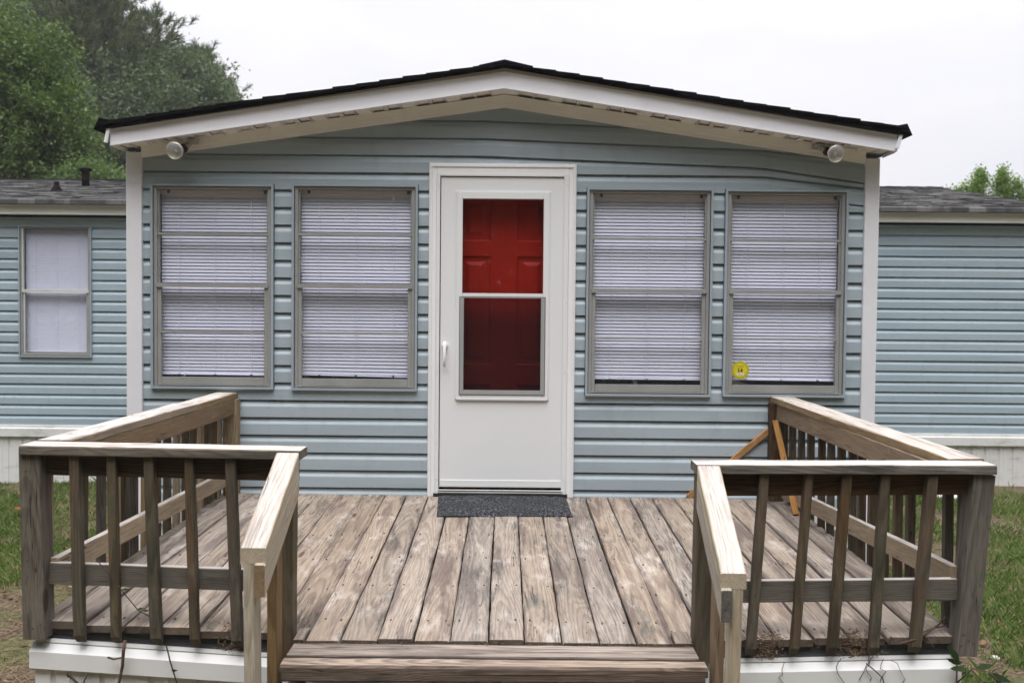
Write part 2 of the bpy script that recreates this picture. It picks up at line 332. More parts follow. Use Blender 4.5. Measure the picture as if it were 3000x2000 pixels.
M['apron'] = wood_mat('shaded_tan_wood', (0.25, 0.175, 0.105), (0.14, 0.09, 0.05), ring=0.65, patch=(0.12, 0.08, 0.05), patch_amt=0.4, mold_amt=0.3, pale=(0.30, 0.23, 0.15), pale_amt=0.4, vary=0.2)
M['tread'] = wood_mat('tread_wood', (0.34, 0.275, 0.22), (0.16, 0.12, 0.095), ring=0.75, ringw=0.009, patch=(0.10, 0.075, 0.068), patch_amt=0.8, patch_lo=0.50, mold=(0.045, 0.045, 0.042), mold_amt=0.7, mold_lo=0.58, pale=(0.43, 0.36, 0.31), pale_amt=0.5, crack=1.0)
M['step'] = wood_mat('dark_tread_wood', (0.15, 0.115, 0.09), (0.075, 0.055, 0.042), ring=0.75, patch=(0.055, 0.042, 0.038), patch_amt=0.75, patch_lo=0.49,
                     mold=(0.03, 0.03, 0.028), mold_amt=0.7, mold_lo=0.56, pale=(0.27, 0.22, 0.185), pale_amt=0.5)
M['bark'] = plain_mat('bark', (0.085, 0.065, 0.05), 0.9, 0.1, 0.35, 8, bump=0.6, bscale=25)
M['nail'] = plain_mat('nail_steel', (0.06, 0.05, 0.045), 0.6, 0.4)
M['siding'] = siding_mat('blue_vinyl_siding', (0.342, 0.410, 0.457))
M['siding_far'] = siding_mat('blue_vinyl_siding_shaded', (0.330, 0.414, 0.470))  # same siding, with the main wall's shade put into a bluer colour
M['trim'] = plain_mat('blue_grey_trim', (0.315, 0.37, 0.415), 0.42, 0.45, 0.05, 2.0)
M['white'] = plain_mat('white_trim', (0.74, 0.74, 0.785), 0.45, 0.4, 0.03, 2.0, dirt=0.18, dirtc=(0.45, 0.42, 0.38), dscale=(4, 4, 4))
M['fascia'] = plain_mat('white_fascia', (0.82, 0.815, 0.87), 0.42, 0.45, 0.02, 1.5, dirt=0.12, dirtc=(0.5, 0.47, 0.43), dscale=(3, 3, 3))
M['cream'] = plain_mat('cream_soffit', (0.86, 0.835, 0.785), 0.55, 0.3, 0.03, 2.0, dirt=0.1)
M['drip'] = plain_mat('tan_drip_edge', (0.42, 0.375, 0.33), 0.5, 0.4, 0.05, 3.0)
M['door'] = plain_mat('white_door_paint', (0.77, 0.78, 0.79), 0.40, 0.42, 0.012, 1.0)
M['doortrim'] = plain_mat('white_door_casing', (0.84, 0.84, 0.855), 0.42, 0.4, 0.015, 2.0)
M['handle'] = plain_mat('white_handle', (0.85, 0.85, 0.85), 0.22, 0.5, 0.0)
M['alum'] = plain_mat('dull_aluminium', (0.315, 0.316, 0.310), 0.5, 0.5, 0.07, 6.0, metal=0.15, dirt=0.25, dirtc=(0.26, 0.24, 0.21), dscale=(8, 8, 3), bump=0.1)
M['alum_bright'] = plain_mat('pale_aluminium', (0.60, 0.60, 0.58), 0.45, 0.5, 0.06, 6.0, metal=0.1)
M['screenframe'] = plain_mat('grey_screen_frame', (0.33, 0.34, 0.34), 0.5, 0.4, 0.04)
M['blind'] = plain_mat('white_blind_slats', (0.70, 0.725, 0.88), 0.4, 0.4, 0.02, 2.0)
M['blindrail'] = plain_mat('blind_headrail', (0.62, 0.585, 0.58), 0.5, 0.4, 0.02, 2.0)
M['bracket'] = plain_mat('blind_bracket', (0.10, 0.13, 0.14), 0.4, 0.5)
M['glass'] = glass_mat('window_glass', smear=0.42, haze=0.02)
M['doorglass'] = glass_mat('door_glass', (0.93, 0.93, 0.93))
M['red'] = plain_mat('red_door_paint', (0.31, 0.009, 0.002), 0.5, 0.2, 0.06, 2.0)
M['dark'] = plain_mat('dark_interior', (0.02, 0.02, 0.022), 0.9, 0.1)
M['black'] = plain_mat('black_rubber', (0.012, 0.012, 0.012), 0.7, 0.3)
M['skirt'] = plain_mat('white_skirting', (0.70, 0.70, 0.69), 0.5, 0.35, 0.04, 1.5, dirt=0.5, dirtc=(0.30, 0.28, 0.24), dscale=(3, 3, 7), dlo=0.49)
M['skirtgrain'] = plain_mat('white_skirting_top', (0.66, 0.665, 0.66), 0.5, 0.35, 0.03, 1.5, dirt=0.3, dirtc=(0.36, 0.34, 0.31), dscale=(2, 2, 60), dlo=0.58)
M['bulb'] = plain_mat('frosted_lamp_glass', (0.72, 0.70, 0.63), 0.12, 0.8, 0.02)
M['reflector'] = plain_mat('dull_reflector', (0.62, 0.60, 0.55), 0.4, 0.5, 0.05, 60, metal=0.3)
M['lens'] = glass_mat('lamp_lens', (0.95, 0.94, 0.9), rough=0.12, haze=0.20, smear=0.02)
M['socket'] = plain_mat('rusty_dark_socket', (0.045, 0.03, 0.025), 0.6, 0.4, 0.3, 40)
M['mount'] = plain_mat('grey_lamp_mount', (0.36, 0.35, 0.34), 0.5, 0.5, 0.2, 30)
M['vent'] = plain_mat('dark_vent_pipe', (0.012, 0.008, 0.008), 0.8, 0.05, 0.3, 12)
M['stone'] = plain_mat('pale_stone', (0.50, 0.49, 0.46), 0.9, 0.2, 0.15, 9)
M['sticker'] = plain_mat('yellow_sticker', (0.62, 0.54, 0.035), 0.4, 0.3, 0.06, 40)
M['stickerring'] = plain_mat('olive_sticker_ring', (0.44, 0.40, 0.02), 0.4, 0.3, 0.25, 260)
M['ink'] = plain_mat('black_ink', (0.015, 0.013, 0.01), 0.5, 0.3)
M['paper'] = plain_mat('white_label', (0.75, 0.75, 0.72), 0.5, 0.3, 0.02)
M['greyink'] = plain_mat('grey_ink', (0.36, 0.33, 0.30), 0.5, 0.3)
M['oliveink'] = plain_mat('olive_ink', (0.26, 0.21, 0.02), 0.5, 0.3)

def screen_mat():
    ma = bpy.data.materials.new('insect_screen'); ma.use_nodes = True; nt = ma.node_tree; nt.nodes.clear()
    out = N(nt, 'ShaderNodeOutputMaterial'); tr = N(nt, 'ShaderNodeBsdfTransparent'); df = N(nt, 'ShaderNodeBsdfDiffuse')
    df.inputs[0].default_value = (0.010, 0.010, 0.012, 1); mx = N(nt, 'ShaderNodeMixShader'); mx.inputs[0].default_value = 0.55
    L(nt, tr.outputs[0], mx.inputs[1]); L(nt, df.outputs[0], mx.inputs[2]); L(nt, mx.outputs[0], out.inputs[0]); return ma
M['screen'] = screen_mat()
def mat_mat():
    ma, nt, b, out = new_mat('charcoal_mat'); v = N(nt, 'ShaderNodeTexCoord').outputs['Object']
    n = noise(nt, scaled(nt, v, (1, 1, 1)), 85, 3.0, 0.8); n2 = noise(nt, v, 5, 3.0)
    c = mixc(nt, ramp(nt, n, 0.47, 0.64), (0.007, 0.008, 0.010), (0.16, 0.165, 0.18))
    c = mixc(nt, ramp(nt, n2, 0.4, 0.62, 0.0, 0.45), c, (0.03, 0.032, 0.038))
    L(nt, c, b.inputs['Base Color']); b.inputs['Roughness'].default_value = 0.95; b.inputs['Specular IOR Level'].default_value = 0.1
    bp = N(nt, 'ShaderNodeBump'); bp.inputs['Strength'].default_value = 0.8; bp.inputs['Distance'].default_value = 0.004
    L(nt, n, bp.inputs['Height']); L(nt, bp.outputs[0], b.inputs['Normal']); return ma
M['mat'] = mat_mat()
def shingle_mat(name, c1, c2, c3):
    ma, nt, b, out = new_mat(name); wc = attr(nt, 'wc').outputs['Vector']
    br = N(nt, 'ShaderNodeTexBrick'); br.offset = 0.37; br.offset_frequency = 2; br.squash = 0.7; br.squash_frequency = 3
    L(nt, wc, br.inputs['Vector']); br.inputs['Scale'].default_value = 1.0; br.inputs['Brick Width'].default_value = 0.19; br.inputs['Row Height'].default_value = 0.145
    br.inputs['Mortar Size'].default_value = 0.004; br.inputs['Color1'].default_value = rgb((0, 0, 0)); br.inputs['Color2'].default_value = rgb((1, 1, 1)); br.inputs['Mortar'].default_value = rgb((0.2, 0.2, 0.2))
    sc = N(nt, 'ShaderNodeSeparateColor'); L(nt, br.outputs['Color'], sc.inputs[0])
    n = noise(nt, scaled(nt, wc, (5, 12, 1)), 1.0, 4.0, 0.7); g = noise(nt, scaled(nt, wc, (160, 160, 1)), 1.0, 2.0)
    f = mth(nt, 'ADD', mth(nt, 'MULTIPLY', sc.outputs[0], 0.75), mth(nt, 'MULTIPLY', mth(nt, 'SUBTRACT', n, 0.5), 1.1), True)
    c = mixc(nt, f, c1, c2); c = mixc(nt, ramp(nt, noise(nt, scaled(nt, wc, (2.5, 7, 1)), 1.0, 4.0), 0.56, 0.68, 0, 0.7), c, c3)
    c = mixc(nt, ramp(nt, g, 0.4, 0.7, 0, 0.35), c, tuple(x*0.55 for x in c1))
    L(nt, c, b.inputs['Base Color']); b.inputs['Roughness'].default_value = 0.95; b.inputs['Specular IOR Level'].default_value = 0.06
    bp = N(nt, 'ShaderNodeBump'); bp.inputs['Strength'].default_value = 0.7; bp.inputs['Distance'].default_value = 0.008; L(nt, f, bp.inputs['Height']); L(nt, bp.outputs[0], b.inputs['Normal'])
    return ma
M['shingle'] = shingle_mat('grey_shingles', (0.055, 0.055, 0.057), (0.215, 0.210, 0.208), (0.050, 0.045, 0.043))
M['shingle_dark'] = shingle_mat('black_shingles', (0.006, 0.006, 0.007), (0.014, 0.014, 0.016), (0.006, 0.006, 0.006))
def ground_mat():
    ma, nt, b, out = new_mat('lawn_soil'); v = N(nt, 'ShaderNodeTexCoord').outputs['Object']
    n = noise(nt, v, 1.3, 5.0, 0.6); n2 = noise(nt, v, 35, 4.0, 0.7); n3 = noise(nt, v, 9, 4.0)
    c = mixc(nt, ramp(nt, n2, 0.35, 0.65), (0.075, 0.055, 0.038), (0.21, 0.155, 0.11))
    g = mixc(nt, ramp(nt, n3, 0.35, 0.65), (0.075, 0.10, 0.032), (0.14, 0.165, 0.065))
    c = mixc(nt, ramp(nt, n, 0.44, 0.58, 0.0, 0.6), c, g)
    L(nt, c, b.inputs['Base Color']); b.inputs['Roughness'].default_value = 1.0; b.inputs['Specular IOR Level'].default_value = 0.05
    bp = N(nt, 'ShaderNodeBump'); bp.inputs['Strength'].default_value = 1.0; bp.inputs['Distance'].default_value = 0.03; L(nt, n2, bp.inputs['Height']); L(nt, bp.outputs[0], b.inputs['Normal'])
    return ma
M['ground'] = ground_mat()
M['leaf_near'] = leaf_mat('broad_leaves', (0.032, 0.066, 0.014), (0.115, 0.175, 0.040), (0.175, 0.22, 0.09))
M['leaf_mid'] = leaf_mat('hazy_broad_leaves', (0.045, 0.070, 0.034), (0.102, 0.140, 0.068), (0.14, 0.165, 0.11))
M['leaf_pine'] = leaf_mat('pine_needles', (0.050, 0.072, 0.040), (0.110, 0.138, 0.075), (0.135, 0.135, 0.075), trans=0.25)
M['leaf_bright'] = leaf_mat('spring_leaves', (0.105, 0.185, 0.030), (0.20, 0.29, 0.055), (0.16, 0.24, 0.05), trans=0.45)
M['leaf_bush'] = leaf_mat('bush_leaves', (0.065, 0.115, 0.035), (0.135, 0.195, 0.070), None, trans=0.4)
M['grass'] = leaf_mat('grass_blades', (0.060, 0.115, 0.020), (0.165, 0.235, 0.060), (0.29, 0.25, 0.13), trans=0.3)
M['straw'] = leaf_mat('pine_straw', (0.10, 0.062, 0.036), (0.25, 0.17, 0.105), (0.05, 0.032, 0.022), trans=0.05, rough=0.8)
M['deadleaf'] = leaf_mat('dead_leaves', (0.09, 0.05, 0.028), (0.24, 0.13, 0.07), (0.30, 0.20, 0.13), trans=0.1, rough=0.8)
M['redleaf'] = plain_mat('red_leaf', (0.30, 0.06, 0.03), 0.7, 0.2)
M['sprig'] = leaf_mat('dark_sprig_leaves', (0.025, 0.05, 0.02), (0.05, 0.085, 0.03), None, trans=0.2)
M['stem'] = plain_mat('dry_stem', (0.10, 0.065, 0.045), 0.85, 0.15, 0.3, 30)
M['darkstem'] = plain_mat('dark_vine_stem', (0.05, 0.042, 0.036), 0.85, 0.15, 0.3, 30)

# ---------------------------------------------------------------- ground
def gz(x, y): return -0.04 + 0.0065*x + 0.035*mnoise.noise((x*0.6, y*0.6, 3.1)) + 0.018*mnoise.noise((x*2.2, y*2.2, 7.7))
gm = MB(); xs = [-120, -50, -25, -14] + [-10+0.25*i for i in range(81)] + [14, 25, 50, 120]
ys = [-120, -50, -25, -14] + [-10+0.25*i for i in range(81)] + [14, 25, 50, 120]
gv = [(x, y, gz(x, y) if abs(x) < 14 and abs(y) < 14 else -0.06) for y in ys for x in xs]
nx = len(xs)
gm.add(gv, [(j*nx+i, j*nx+i+1, (j+1)*nx+i+1, (j+1)*nx+i) for j in range(len(ys)-1) for i in range(nx-1)], 0, None, 0.5, True)
tag(gm.build('ground', M['ground']), kind='structure')

# ---------------------------------------------------------------- house
house = link_thing('house', 'light blue vinyl sided mobile home with gabled porch room and white storm door', 'house')
PITCHB = 0.1143
# one course of dutch-lap siding: (out from the wall, height fraction)
PROF = [(0.0185, 0.0), (0.0195, 0.02), (0.0190, 0.60), (0.0165, 0.66), (0.0085, 0.78), (0.0045, 0.915), (-0.006, 0.935), (-0.007, 1.06)]
def siding(mb, x0, x1, zbase, k0, k1, ywall, openings, ztop=None, tilt=None, pitch=PITCHB, seams=(), dx=0.12):
    for k in range(k0, k1):
        za, zb = zbase+k*pitch, zbase+(k+1)*pitch
        cuts = sorted({x0, x1} | {q for o in openings for q in o[:2] if x0 < q < x1} | {s for s, ka, kb in seams if ka <= k < kb and x0 < s < x1})
        for a, b in zip(cuts[:-1], cuts[1:]):
            mid = (a+b)/2; lo, hi = -9, 9; skip = False
            for ox0, ox1, oz0, oz1 in openings:
                if ox0 <= mid <= ox1:
                    if oz0 <= za+0.002 and oz1 >= zb-0.002: skip = True
                    elif za < oz0 < zb: hi = min(hi, oz0)
                    elif za < oz1 < zb: lo = max(lo, oz1)
            if skip: continue
            par = sum(1 for s, ka, kb in seams if ka <= k < kb and s <= a+1e-6) % 2
            n = max(1, int((b-a)/dx)); xsn = [a+(b-a)*i/n for i in range(n+1)]
            vs, ok = [], False
            for x in xsn:
                t0 = tilt(x, k) if tilt else 0; t1 = tilt(x, k+1) if tilt else 0
                wob = 0.0020*mnoise.noise((x*1.3, k*3.3, ywall))
                top = min(hi, ztop(x) if ztop else 9)
                for pd, ph in PROF:
                    z = za+t0+(zb+t1-za-t0)*ph; zc = min(max(z, lo), top)
                    if top > za+t0: ok = True
                    vs.append((x, ywall-pd-wob-0.0014*par, zc))
            if not ok: continue
            m_ = len(PROF); fs = []
            for i in range(n):
                for j in range(m_-1): fs.append((i*m_+j, (i+1)*m_+j, (i+1)*m_+j+1, i*m_+j+1))
            mb.add(vs, fs, 0)
            # underside of the butt edge
            if lo < za+0.001:
                vb = []
                for i, x in enumerate(xsn): p = vs[i*m_]; vb += [p, (p[0], ywall+0.002, p[2]+0.003)]
                mb.add(vb, [(2*i, 2*i+1, 2*i+3, 2*i+2) for i in range(n)], 0)
            if b < x1-0.01 or a > x0+0.01:    # end return
                for i in (0, n):
                    p0 = [vs[i*m_+j] for j in range(m_)]; mb.add(p0+[(p0[0][0], ywall+0.002, p0[-1][2]), (p0[0][0], ywall+0.002, p0[0][2])], [tuple(range(m_+2)) if i else tuple(reversed(range(m_+2)))], 0)

WIN = [(-2.378, -1.578, 1.352, 2.684), (-1.459, -0.640, 1.349, 2.690), (0.458, 1.277, 1.330, 2.683), (1.355, 2.152, 1.334, 2.680)]
DOOR = (-0.567, 0.388, 0.60, 2.832)
ZF = lambda x: 3.272-0.1455*abs(x+0.083)          # soffit line at the wall
def ptilt(x, k):
    t = 0
    if k >= 18 and x > 1.58: t -= (x-1.58)*0.105*(1 if k < 21 else .6)
    if k >= 20 and x > -0.24: t -= (x+0.24)*0.033
    return t
sb = MB()
ops = [(a-.003, b+.003, c-.003, d+.003) for a, b, c, d in WIN] + [(DOOR[0]+.004, DOOR[1]-.004, 0, DOOR[3]-.004)]
siding(sb, -2.445, 2.265, 0.711-PITCHB, 0, 25, 0.0, ops, lambda x: ZF(x)-0.03, ptilt, seams=[(-0.235, 20, 25), (1.615, 19, 22), (-1.03, 2, 4), (0.9, 5, 7), (-2.0, 4, 6), (-.80, 0, 2), (1.28, 0, 2), (1.05, 3, 4), (-1.62, 5, 7), (0.72, 17, 19), (-1.5, 18, 20)])
porch_wall = sb.build('wall', M['siding'], house); porch_wall['label'] = 'pale blue siding of the gabled front porch room'
# side walls and the dark room behind the front
for xx, d in ((-2.50, -1), (2.315, 1)):
    sw = MB()
    for k in range(0, 21):
        za = 0.597+k*PITCHB; vs = []
        for y in (0.05, 4.36):
            for pd, ph in PROF: vs.append((xx+d*(pd+0.005), y, min(za+PITCHB*ph, 2.90)))
        m_ = len(PROF); sw.add(vs, [(j, j+1, m_+j+1, m_+j) for j in range(m_-1)], 0)
    sw.build('wall', M['siding'], house)
lin = MB()
lin.box(-2.49, 2.30, 0.30, 0.32, 0.3, 3.2); lin.box(-2.49, -2.47, 0.01, 0.30, 0.3, 2.9); lin.box(2.28, 2.30, 0.01, 0.30, 0.3, 2.9)
lin.box(-2.47, 2.28, 0.01, 0.30, 2.86, 2.88); lin.box(-2.47, 2.28, 0.01, 0.30, 0.40, 0.42)
for xx in (-1.52, -0.60, 0.42, 1.315): lin.box(xx-.012, xx+.012, 0.012, 0.30, 0.42, 2.86)
lin.build('interior_lining', M['dark'], house)

def cyl_ring(mb, c, r, depth, axis=(0, -1, 0), k=16, mi=0):
    c = Vector(c); d = Vector(axis).normalized(); mb.tube([c, c+d*depth], r, k, mi)

def window(x0, x1, z0, z1, y=0.0, blind_gap=0.008, sag=0.0, bars=True, side=False, bright=False):
    """single-hung window: aluminium frame with two sashes; trim, panes and blind as sub-parts"""
    W, H = x1-x0, z1-z0
    tw = 0.018
    f = MB(); fx0, fx1, fz0, fz1 = x0+tw, x1-tw, z0+tw, z1-tw
    jw = 0.021
    yo = y-0.028
    # outer frame
    f.box(fx0, fx0+jw, yo, y+0.03, fz0, fz1, b=.002); f.box(fx1-jw, fx1, yo, y+0.03, fz0, fz1, b=.002)
    f.box(fx0+jw, fx1-jw, yo-.001, y+0.03, fz1-0.015, fz1, b=.002); f.box(fx0+jw, fx1-jw, yo-.003, y+0.03, fz0+.003, fz0+0.009, b=.0015)
    ix0, ix1, iz0, iz1 = fx0+jw, fx1-jw, fz0+.009, fz1-.015
    zm = z0+H*(0.517 if not side else 0.515)
    # upper sash: slim stiles set back
    f.box(ix0, ix0+0.010, y-.012, y+.012, zm, iz1); f.box(ix1-.010, ix1, y-.012, y+.012, zm, iz1)
    # meeting rail
    mh = 0.026 if not side else 0.034
    f.box(ix0-.006, ix1+.006, y-.034, y+.010, zm-mh, zm, 0 if not bright else 1, b=.003)
    # lower sash
    st = 0.024
    ly = y-.022
    f.box(ix0, ix0+st, ly, y+.006, iz0, zm-mh, b=.002); f.box(ix1-st, ix1, ly, y+.006, iz0, zm-mh, b=.002)
    br = 0.048 if not side else 0.022
    f.box(ix0+st, ix1-st, ly-.002, y+.006, iz0+.002, iz0+br, 0 if not bright else 1, b=.003)
    if bright:
        f.box(ix0-.001, ix0+.012, y-.030, y-.013, zm, iz1, 1); f.box(ix0+st-.010, ix0+st+.002, ly-.006, ly, iz0, zm-mh, 1)
        f.box(ix0, ix1, y-.0295, y-.0285, fz0+.009, fz0+.03, 0)
    if bars:
        zb = z1-0.306*H*0.79; zb = z0+H*0.757
        f.box(ix0-.004, ix1+.004, y-.020, y-.006, zb-.0075, zb+.0075, b=.002)
        zc = z0+H*0.279
        f.box(ix0+st-.003, ix1-st+.003, y-.028, y-.010, zc-.007, zc+.007, b=.002)
    fr = f.build('window', [M['alum'], M['alum_bright']], house)
    t = MB()
    def ring(a, yb, yf, wd):
        q = [((a[0], a[2]), (a[0]+wd, a[2]+wd)), ((a[1], a[2]), (a[1]-wd, a[2]+wd)), ((a[1], a[3]), (a[1]-wd, a[3]-wd)), ((a[0], a[3]), (a[0]+wd, a[3]-wd))]
        for i in range(4):
            (o1, i1), (o2, i2) = q[i], q[(i+1) % 4]
            g = 0.0006
            t.prism([o1, o2, i2, i1], 'y', yf, yb, 0)
    ring((x0, x1, z0, z1), y+0.01, y-0.042, tw-.003)
    t.build('trim', M['trim'], fr)
    p = MB(); p.add([(ix0+.008, y-.004, zm), (ix1-.008, y-.004, zm), (ix1-.008, y-.004, iz1), (ix0+.008, y-.004, iz1)], [(0, 1, 2, 3)]); p.build('pane', M['glass'], fr)
    p = MB(); p.add([(ix0+st, y-.010, iz0+br), (ix1-st, y-.010, iz0+br), (ix1-st, y-.010, zm-mh), (ix0+st, y-.010, zm-mh)], [(0, 1, 2, 3)]); p.build('pane', M['glass'], fr)
    # venetian blind: tilted curved slats, ladder cords, head and bottom rail
    b = MB(); yb = y+0.045; bx0, bx1 = ix0+.004, ix1-.004
    ztop = iz1-0.002; hr = 0.028
    if not side: b.box(bx0, bx1, yb-.016, yb+.016, ztop-hr, ztop, 1)
    z = ztop-(hr+.008 if not side else 0.012); zend = iz0+br+blind_gap+0.012; kk = 0
    while z > zend+0.006:
        dz = sag*max(0, 1-(z-zend)/0.12) if sag else 0
        tl = R(69+random.uniform(-.7, .7)); hw = 0.0122; vs = []; skew = random.uniform(-.0003, .0003)
        for xx, s_ in ((bx0+random.uniform(0, .003), -1), ((bx0+bx1)/2, 0), (bx1-random.uniform(0, .003), 1)):
            for u in (-1, -.33, .33, 1):
                cv = 0.0016*(1-u*u)
                vs.append((xx, yb+u*hw*math.cos(tl)-cv*math.sin(tl), z+skew*s_+u*hw*math.sin(tl) - dz*(0.5+0.5*s_)))
        fs = [(i*4+j, i*4+j+1, (i+1)*4+j+1, (i+1)*4+j) for i in range(2) for j in range(3)]
        b.add(vs, fs, 0, None, random.random(), True)
        z -= 0.0222; kk += 1
    zb_ = zend-0.002
    b.board((bx0, yb, zb_), (bx1, yb, zb_-sag*1.0), 0.024, 0.010, mi=(0, 0, 0), ch=.003)
    for fx in (0.17, 0.5, 0.835):
        xx = bx0+(bx1-bx0)*fx
        for s_ in (-1, 1): b.box(xx+s_*.0012-.0007, xx+s_*.0012+.0007, yb-.016, yb-.0148, zb_, ztop-hr, 0)
        if not side: b.tube([(xx, yb-.012, zb_+.003), (xx, yb-.018, zb_)], .008, 8, 0)
    bl = b.build('blind', [M['blind'], M['blindrail']], fr)
    if not side:
        for fx in (0.075, 0.965):
            c = MB(); xx = bx0+(bx1-bx0)*fx; c.box(xx-.010, xx+.010, yb-.022, yb-.0165, ztop-.016, ztop-.001, b=.002); c.box(xx-.006, xx+.006, yb-.024, yb-.022, ztop-.022, ztop-.013, b=.001)
            c.build('bracket', M['bracket'], fr)
    return fr
w1 = window(*WIN[0], blind_gap=0.006, sag=0.004); w2 = window(*WIN[1], blind_gap=0.012, sag=0.012)
w3 = window(*WIN[2], blind_gap=0.024, sag=0.003); w4 = window(*WIN[3], blind_gap=0.022, sag=0.004)
# round inspection sticker on the lower pane of the right-hand window
def disc(mb, c, r, y, mi=0, k=40):
    vs = [(c[0]+r*math.cos(2*math.pi*i/k), y, c[1]+r*math.sin(2*math.pi*i/k)) for i in range(k)]
    vs += [(v[0], y+.0004, v[2]) for v in vs]
    mb.add(vs, [tuple(reversed(range(k)))]+[(i, (i+1) % k, k+(i+1) % k, k+i) for i in range(k)], mi)
st = MB(); SCX, SCZ = 1.473, 1.5065
disc(st, (SCX, SCZ), 0.0580, -.0125, 1); disc(st, (SCX, SCZ), 0.0445, -.0131, 0)
def stroke(mb, pts, wd, y, mi):
    for (a, b) in zip(pts[:-1], pts[1:]):
        a, b = Vector((a[0], 0, a[1])), Vector((b[0], 0, b[1])); d = (b-a).normalized(); n_ = Vector((d.z, 0, -d.x))*wd/2
        mb.add([(q.x, y, q.z) for q in (a-n_, a+n_, b+n_, b-n_)], [(0, 1, 2, 3)], mi)
Q = 2.13
X0 = SCX-.0045*Q; Z0 = SCZ-.0068*Q
stroke(st, [(X0, Z0), (X0, Z0+.0112*Q)], .0026*Q, -.0138, 2); stroke(st, [(X0-.0028*Q, Z0+.0006*Q), (X0+.0028*Q, Z0+.0006*Q)], .0014*Q, -.0137, 2); stroke(st, [(X0-.0028*Q, Z0+.0088*Q), (X0, Z0+.0108*Q)], .0014*Q, -.0137, 2)
X1 = SCX+.0052*Q
stroke(st, [(X1, Z0), (X1, Z0+.0112*Q)], .0026*Q, -.0138, 2); stroke(st, [(X1-.0050*Q, Z0+.0036*Q), (X1+.0024*Q, Z0+.0036*Q)], .0017*Q, -.0137, 2); stroke(st, [(X1, Z0+.0108*Q), (X1-.0048*Q, Z0+.0038*Q)], .0016*Q, -.0137, 2)
st.add([(SCX+a, -.0138, SCZ+b) for a, b in ((-.0115*Q, -.0155*Q), (.0108*Q, -.0155*Q), (.0108*Q, -.0092*Q), (-.0115*Q, -.0092*Q))], [(0, 1, 2, 3)], 3)
for i in range(4): stroke(st, [(SCX-.0085*Q+i*.0048*Q, SCZ-.0142*Q), (SCX-.0055*Q+i*.0048*Q, SCZ-.0108*Q)], .0018*Q, -.0142, 4)
for i in range(9): stroke(st, [(SCX-.0115*Q+i*.0026*Q, SCZ+.0118*Q), (SCX-.0099*Q+i*.0026*Q, SCZ+.0118*Q)], .0016*Q, -.0138, 5)
for i in range(6): stroke(st, [(SCX-.0070*Q+i*.0025*Q, SCZ+.0080*Q), (SCX-.0054*Q+i*.0025*Q, SCZ+.0080*Q)], .0014*Q, -.0138, 5)
for i in range(34):
    if i % 9 == 8: continue
    an = 2*math.pi*i/34; stroke(st, [(SCX+.0222*Q*math.cos(an), SCZ+.0222*Q*math.sin(an)), (SCX+.0256*Q*math.cos(an), SCZ+.0256*Q*math.sin(an))], .0016*Q, -.0131, 0)
stk = st.build('sticker', [M['sticker'], M['stickerring'], M['ink'], M['paper'], M['greyink'], M['oliveink']], w4)
stk['label'] = 'round yellow inspection sticker reading 14'

# corner posts, frieze
cpb = MB(); cpb.box(-2.537, -2.435, -.036, 0.09, -.06, 2.885, b=.004); cpb.build('corner_post', M['white'], house)
cpb = MB(); cpb.box(2.257, 2.350, -.036, 0.09, -.06, 2.885, b=.004); cpb.build('corner_post', M['white'], house)
AP = -0.083
fz = MB()
for sx, xe in ((-1, -2.436), (1, 2.256)):
    n = 10
    for i in range(n):
        xa, xb = AP+(xe-AP)*i/n, AP+(xe-AP)*(i+1)/n
        for (dl0, dl1, yf) in ((-.010, -.052, -.040), (-.052, -.079, -.030)):
            q = [(xa, ZF(xa)+dl0+.012), (xb, ZF(xb)+dl0+.012), (xb, ZF(xb)+dl1), (xa, ZF(xa)+dl1)]
            if sx > 0: q = q[::-1]
            fz.prism(q, 'y', yf, -.002, 0)
fz.build('frieze_board', M['cream'], house)

# porch roof
roof = MB()
FB = lambda x: 3.276-(0.1525 if x < AP else 0.1509)*abs(x-AP)      # bottom of the fascia
EX = 0.146; YF, YB = -0.262, 6.7
def slope_slab(xa, xb, lift_a, lift_b, th, mi=0):
    za, zb = FB(xa)+.129+lift_a, FB(xb)+.129+lift_b
    bsv = random.random()
    yj = YF+random.uniform(-.006, .006)
    vs = [(xa, yj, za), (xb, yj, zb), (xb, yj, zb+th), (xa, yj, za+th), (xa, YB, za), (xb, YB, zb), (xb, YB, zb+th), (xa, YB, za+th)]
    wc = [(v[1], v[0], 0) for v in vs]
    roof.add(vs, [(0, 1, 2, 3), (7, 6, 5, 4), (3, 2, 6, 7), (0, 4, 5, 1), (0, 3, 7, 4), (1, 5, 6, 2)] if xb > xa else [(3, 2, 1, 0), (4, 5, 6, 7), (7, 6, 2, 3), (1, 5, 4, 0), (4, 7, 3, 0), (2, 6, 5, 1)], mi, wc, bsv)
for sx, xe in ((-1, -2.615), (1, 2.43)):
    x = xe; k = 0
    while (x-AP)*sx > 0.0:
        x2 = x-sx*EX*1.45
        if (x2-AP)*sx < 0: x2 = AP
        # laid butt end (at x) sits proud of the course below it
        slope_slab(x, x2, 0.007+random.uniform(0, .005), 0.001, 0.010+random.uniform(0, .004))
        x -= sx*EX; k += 1
    slope_slab(AP+sx*2.53, AP, -0.004, -0.004, 0.012)
    # rolled-down eave edge
    xl, zl = xe, FB(xe)+.150
    roof.add([(xl+sx*.0, YF, zl+.02), (xl+sx*.018, YF, zl-.018), (xl+sx*.034, YF, zl-.052), (xl-sx*.01, YF, zl-.030), (xl-sx*.10, YF, zl+.0),
              (xl+sx*.0, YB, zl+.02), (xl+sx*.018, YB, zl-.018), (xl+sx*.034, YB, zl-.052), (xl-sx*.01, YB, zl-.030), (xl-sx*.10, YB, zl+.0)],
             [(0, 1, 2, 3, 4), (0, 5, 6, 1), (1, 6, 7, 2), (2, 7, 8, 3), (3, 8, 9, 4)], 0)
